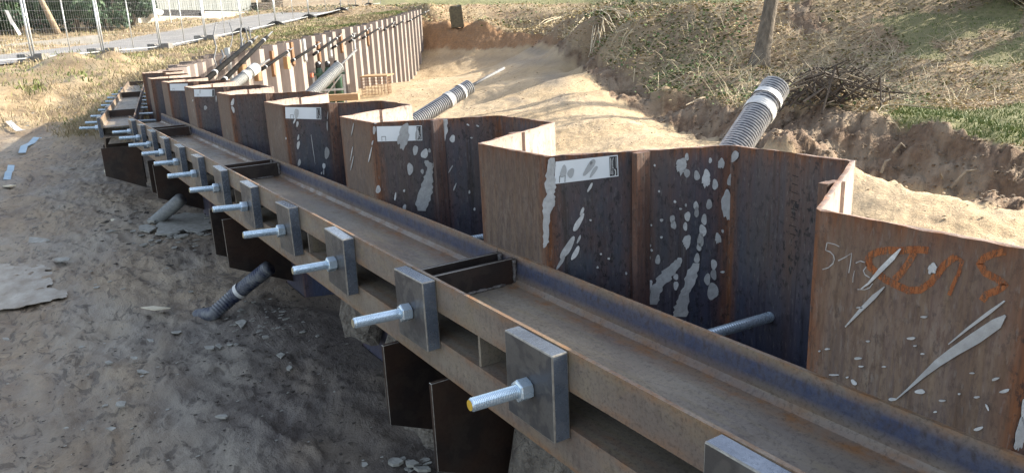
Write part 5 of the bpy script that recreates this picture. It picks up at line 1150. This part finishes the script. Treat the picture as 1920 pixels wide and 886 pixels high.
# bright green grass on the verge above the far wall
def verge_poly(px, py): return np.where(ok & pin(px, pxl[0], pxl[1]))[0]
gi = np.r_[verge_poly([(505,62),(560,48),(600,55),(600,66),(545,70),(510,70)], 0), verge_poly([(480,58),(530,52),(520,66),(480,70)], 0), verge_poly([(30,155),(70,150),(90,175),(40,185)], 0), verge_poly([(140,135),(180,150),(185,165),(150,160)], 0)]
if len(gi):
    pick = rng.choice(gi, 5000); P = np.c_[XL, YL, ZZ][pick]+rng.normal(size=(len(pick), 3))*np.array((.1, .1, 0))
    blades('verge_grass', P, rng.uniform(.06, .16, len(P)), rng.uniform(.2, .8, len(P)), rng.uniform(.008, .02, len(P)), rng.uniform(.25, .8, len(P)), M_GRASS)
# strip of weeds beyond the road
wi = np.where((across > 5.0) & (across < 9) & (np.hypot(XL, YL) < 70) & (pxl[0] > -100))[0]; pick = rng.choice(wi, 2200); P = np.c_[XL, YL, ZZ][pick]+rng.normal(size=(len(pick), 3))*np.array((.25, .25, 0))
blades('roadside_weeds', P, rng.uniform(.06, .22, len(P)), rng.uniform(.4, 1.2, len(P)), rng.uniform(.012, .03, len(P)), rng.uniform(0, .9, len(P)), M_STRAW)

# ================================================================== trees
def grow(mb, p, d, L_, r, depth, rr, up=.12):
    pts = [p]; q = p.copy(); n = 4; dd = d.copy()
    for i in range(n): dd = (dd+Vector((rr.uniform(-.16, .16), rr.uniform(-.16, .16), rr.uniform(-.05, .12)+up*.3))).normalized(); q = q+dd*L_/n; pts.append(q.copy())
    mb.tube(pts, [r*(1-.45*i/n) for i in range(n+1)], 7 if depth > 2 else 4, caps=False)
    if depth == 0: return
    for k in range(rr.choice((2, 3)) if depth > 1 else 3):
        i = rr.randint(2, n); a = Vector((rr.uniform(-1, 1), rr.uniform(-1, 1), rr.uniform(-.2, .7))).normalized(); grow(mb, pts[i].copy(), (dd*.55+a*.75).normalized(), L_*rr.uniform(.55, .8), r*.5, depth-1, rr, up)
def bare_tree(base, lean, H, r, label, seed, grp=None, parts=True):
    rr = random.Random(seed); base = Vector(base); T = thing('bare_tree', tuple(base), label, 'tree', grp)
    L = Vector(lean); pts = []; rad = []; n = 14
    for i in range(n+1):
        f = i/n; z = -.3+f*(H+.3); pts.append(base+Vector((L.x*z+.05*math.sin(z*1.3+seed), L.y*z, z))); rad.append(r*(1-.45*f)*(1+.55*math.exp(-max(z, 0)/.22)))
    m = MB(); m.tube(pts, rad, 14); m.obj('trunk', M_BARK, T, smooth=True)
    m = MB(); top = pts[-1]; d = (pts[-1]-pts[-2]).normalized()
    for k in range(4): a = Vector((rr.uniform(-1, 1), rr.uniform(-1, 1), rr.uniform(.3, 1))).normalized(); grow(m, pts[-1-k].copy(), (d*.4+a*.8).normalized(), H*.45, r*.42, 4, rr)
    m.obj('crown', M_BARK, T, smooth=True); return T
bt, tt_ = PD(1421, 126, 20), PD(1449, 0, 20)
dz = tt_[2]-bt[2]
bare_tree(bt, ((tt_[0]-bt[0])/dz, (tt_[1]-bt[1])/dz, 0), 5.0, .215, 'grey leaning tree trunk standing alone on the leaf covered slope', 2)
sx_, sy_ = math.sin(SUN_AZ), math.cos(SUN_AZ)
def behind(px, py, D_, far): p = PD(px, py, D_); return (p[0]+sx_*far, p[1]+sy_*far, float(ZR(np.array([p[0]+sx_*far]), np.array([p[1]+sy_*far]))[0]))
for i, (q, H, r, s) in enumerate([((1800, 112, 18.6, 5.5), 5, .2, 5), ((1750, 62, 20, 9), 5.5, .22, 9)]):
    bare_tree(behind(*q), (.03, -.02, 0), H, r, ['bare tree just beyond the right edge whose shadow crosses the grass', 'taller bare tree beyond the right edge near the evergreen shrub'][i], s)
def leafy(name, base, size, n, mat, label, cat, leaf, seed, trunk=None, grp=None, lob=9):
    r_ = np.random.default_rng(seed); T = thing(name, tuple(base), label, cat, grp); base = np.array(base); sx, sy, sz = size
    cen = np.c_[r_.uniform(-.6, .6, lob)*sx, r_.uniform(-.6, .6, lob)*sy, r_.uniform(.22, .85, lob)*sz]; rad = r_.uniform(.28, .5, lob)*min(sx, sz)
    k = r_.integers(0, lob, n); d = r_.normal(size=(n, 3)); d /= np.linalg.norm(d, axis=1)[:, None]; P = cen[k]+d*(rad[k]*r_.uniform(.55, 1.05, n)**.5)[:, None]; P[:, 2] = np.abs(P[:, 2])
    leaves('crown', P+base, d+r_.normal(size=(n, 3))*.5, r_.uniform(.6, 1.3, n)*leaf, np.clip(r_.uniform(0, .6, n)+.3*d[:, 2], 0, 1), mat, .7, T)
    m = MB(); rr = random.Random(seed)
    for q in range(5): c = cen[q % lob]; m.tube([tuple(base+np.array((rr.uniform(-.1, .1), rr.uniform(-.1, .1), -.1))), tuple(base+c*.5), tuple(base+c)], [.06*sz/3+.02, .04*sz/3+.01, .015], 6)
    m.obj('trunk', M_BARK, T, smooth=True); return T
p = PD(1912, 16, 20.9); leafy('evergreen_shrub', (p[0]+.15, p[1], p[2]-.1), (1.9, 1.9, 2.6), 6500, M_EVERG, 'dark evergreen shrub at the upper right corner', 'shrub', .12, 3)
hed = [((-40, 92, 36), 'leftmost'), ((35, 86, 37), 'second'), ((95, 82, 38), 'third'), ((150, 76, 38.5), 'fourth'), ((205, 70, 39.5), 'fifth'), ((248, 64, 41), 'rightmost')]
for i, (q, w) in enumerate(hed):
    p = PD(*q); leafy('evergreen_tree', (p[0], p[1], p[2]-.2), (1.5, 1.5, 4.6+.5*(i % 3)), 3800, M_EVERG, '%s dark green evergreen behind the road fence at the upper left' % w, 'tree', .22, 30+i, None, 'evergreens beyond the road', 12)
for i, q in enumerate([(-10, 74, 42), (70, 68, 43), (150, 62, 44), (230, 52, 46)]):
    p = PD(*q); leafy('evergreen_tree', (p[0], p[1], p[2]-.2), (2.4, 2.0, 7.5), 3400, M_EVERG, '%s tall dark evergreen of the back row at the upper left' % ['leftmost', 'second', 'third', 'rightmost'][i], 'tree', .3, 50+i, None, 'evergreens beyond the road', 12)
p = PD(112, 62, 36.5); m = MB(); m.tube([(p[0], p[1], p[2]-.3), (p[0]-.35, p[1]+.1, p[2]+1.0), (p[0]-.7, p[1]+.1, p[2]+2.2)], [.16, .13, .10], 10); m.obj('tree_stump', simple('pale_bark', (.36, .27, .18), (.2, .15, .1), 8, .9, 0, .6), None, smooth=True, label='pale leaning cut trunk in front of the evergreens', cat='trunk')
p = PD(208, 70, 41.5); leafy('green_bush', (p[0], p[1], p[2]), (.4, .4, .9), 500, M_GRASS, 'small light green bush on the verge before the plinth', 'bush', .12, 77)
# crumbs of soil and pebbles on sand
si = np.where(okR & (sand > .7) & (Rr < 34))[0]; pick = rng.choice(si, 1600); m = MB(); rr = random.Random(8)
for k in pick:
    p = GR[k]+np.array((rr.uniform(-.1, .1), rr.uniform(-.1, .1), 0)); s = rr.uniform(.006, .018)*(.7+Rr[k]/25); q = [(p[0]+math.cos(a+.3)*s, p[1]+math.sin(a+.3)*s*.8, p[2]-.005) for a in (0, 1.3, 2.5, 3.8, 5)]; m.prism(q, (rr.uniform(-.3, .3)*s, rr.uniform(-.3, .3)*s, s*rr.uniform(.4, .9)))
m.obj('sand_clods', simple('sand_clod', (.48, .38, .26), (.33, .26, .175), 30, .95, 0, .4), None, kind='stuff')
si = np.where(okR & (soil > .6) & (Rr < 40))[0]; pick = rng.choice(si, 1800); m = MB()
for k in pick:
    p = GR[k]+np.array((rr.uniform(-.1, .1), rr.uniform(-.1, .1), 0)); s = rr.uniform(.008, .026)*(.7+Rr[k]/30); q = [(p[0]+math.cos(a+.3)*s, p[1]+math.sin(a+.3)*s*.8, p[2]-.01) for a in (0, 1.3, 2.5, 3.8, 5)]; m.prism(q, (rr.uniform(-.4, .4)*s, rr.uniform(-.4, .4)*s, s*rr.uniform(.5, 1)))
m.obj('soil_clods', simple('soil_clod', (.19, .145, .10), (.11, .08, .055), 20, .95, 0, .5), None, kind='stuff')
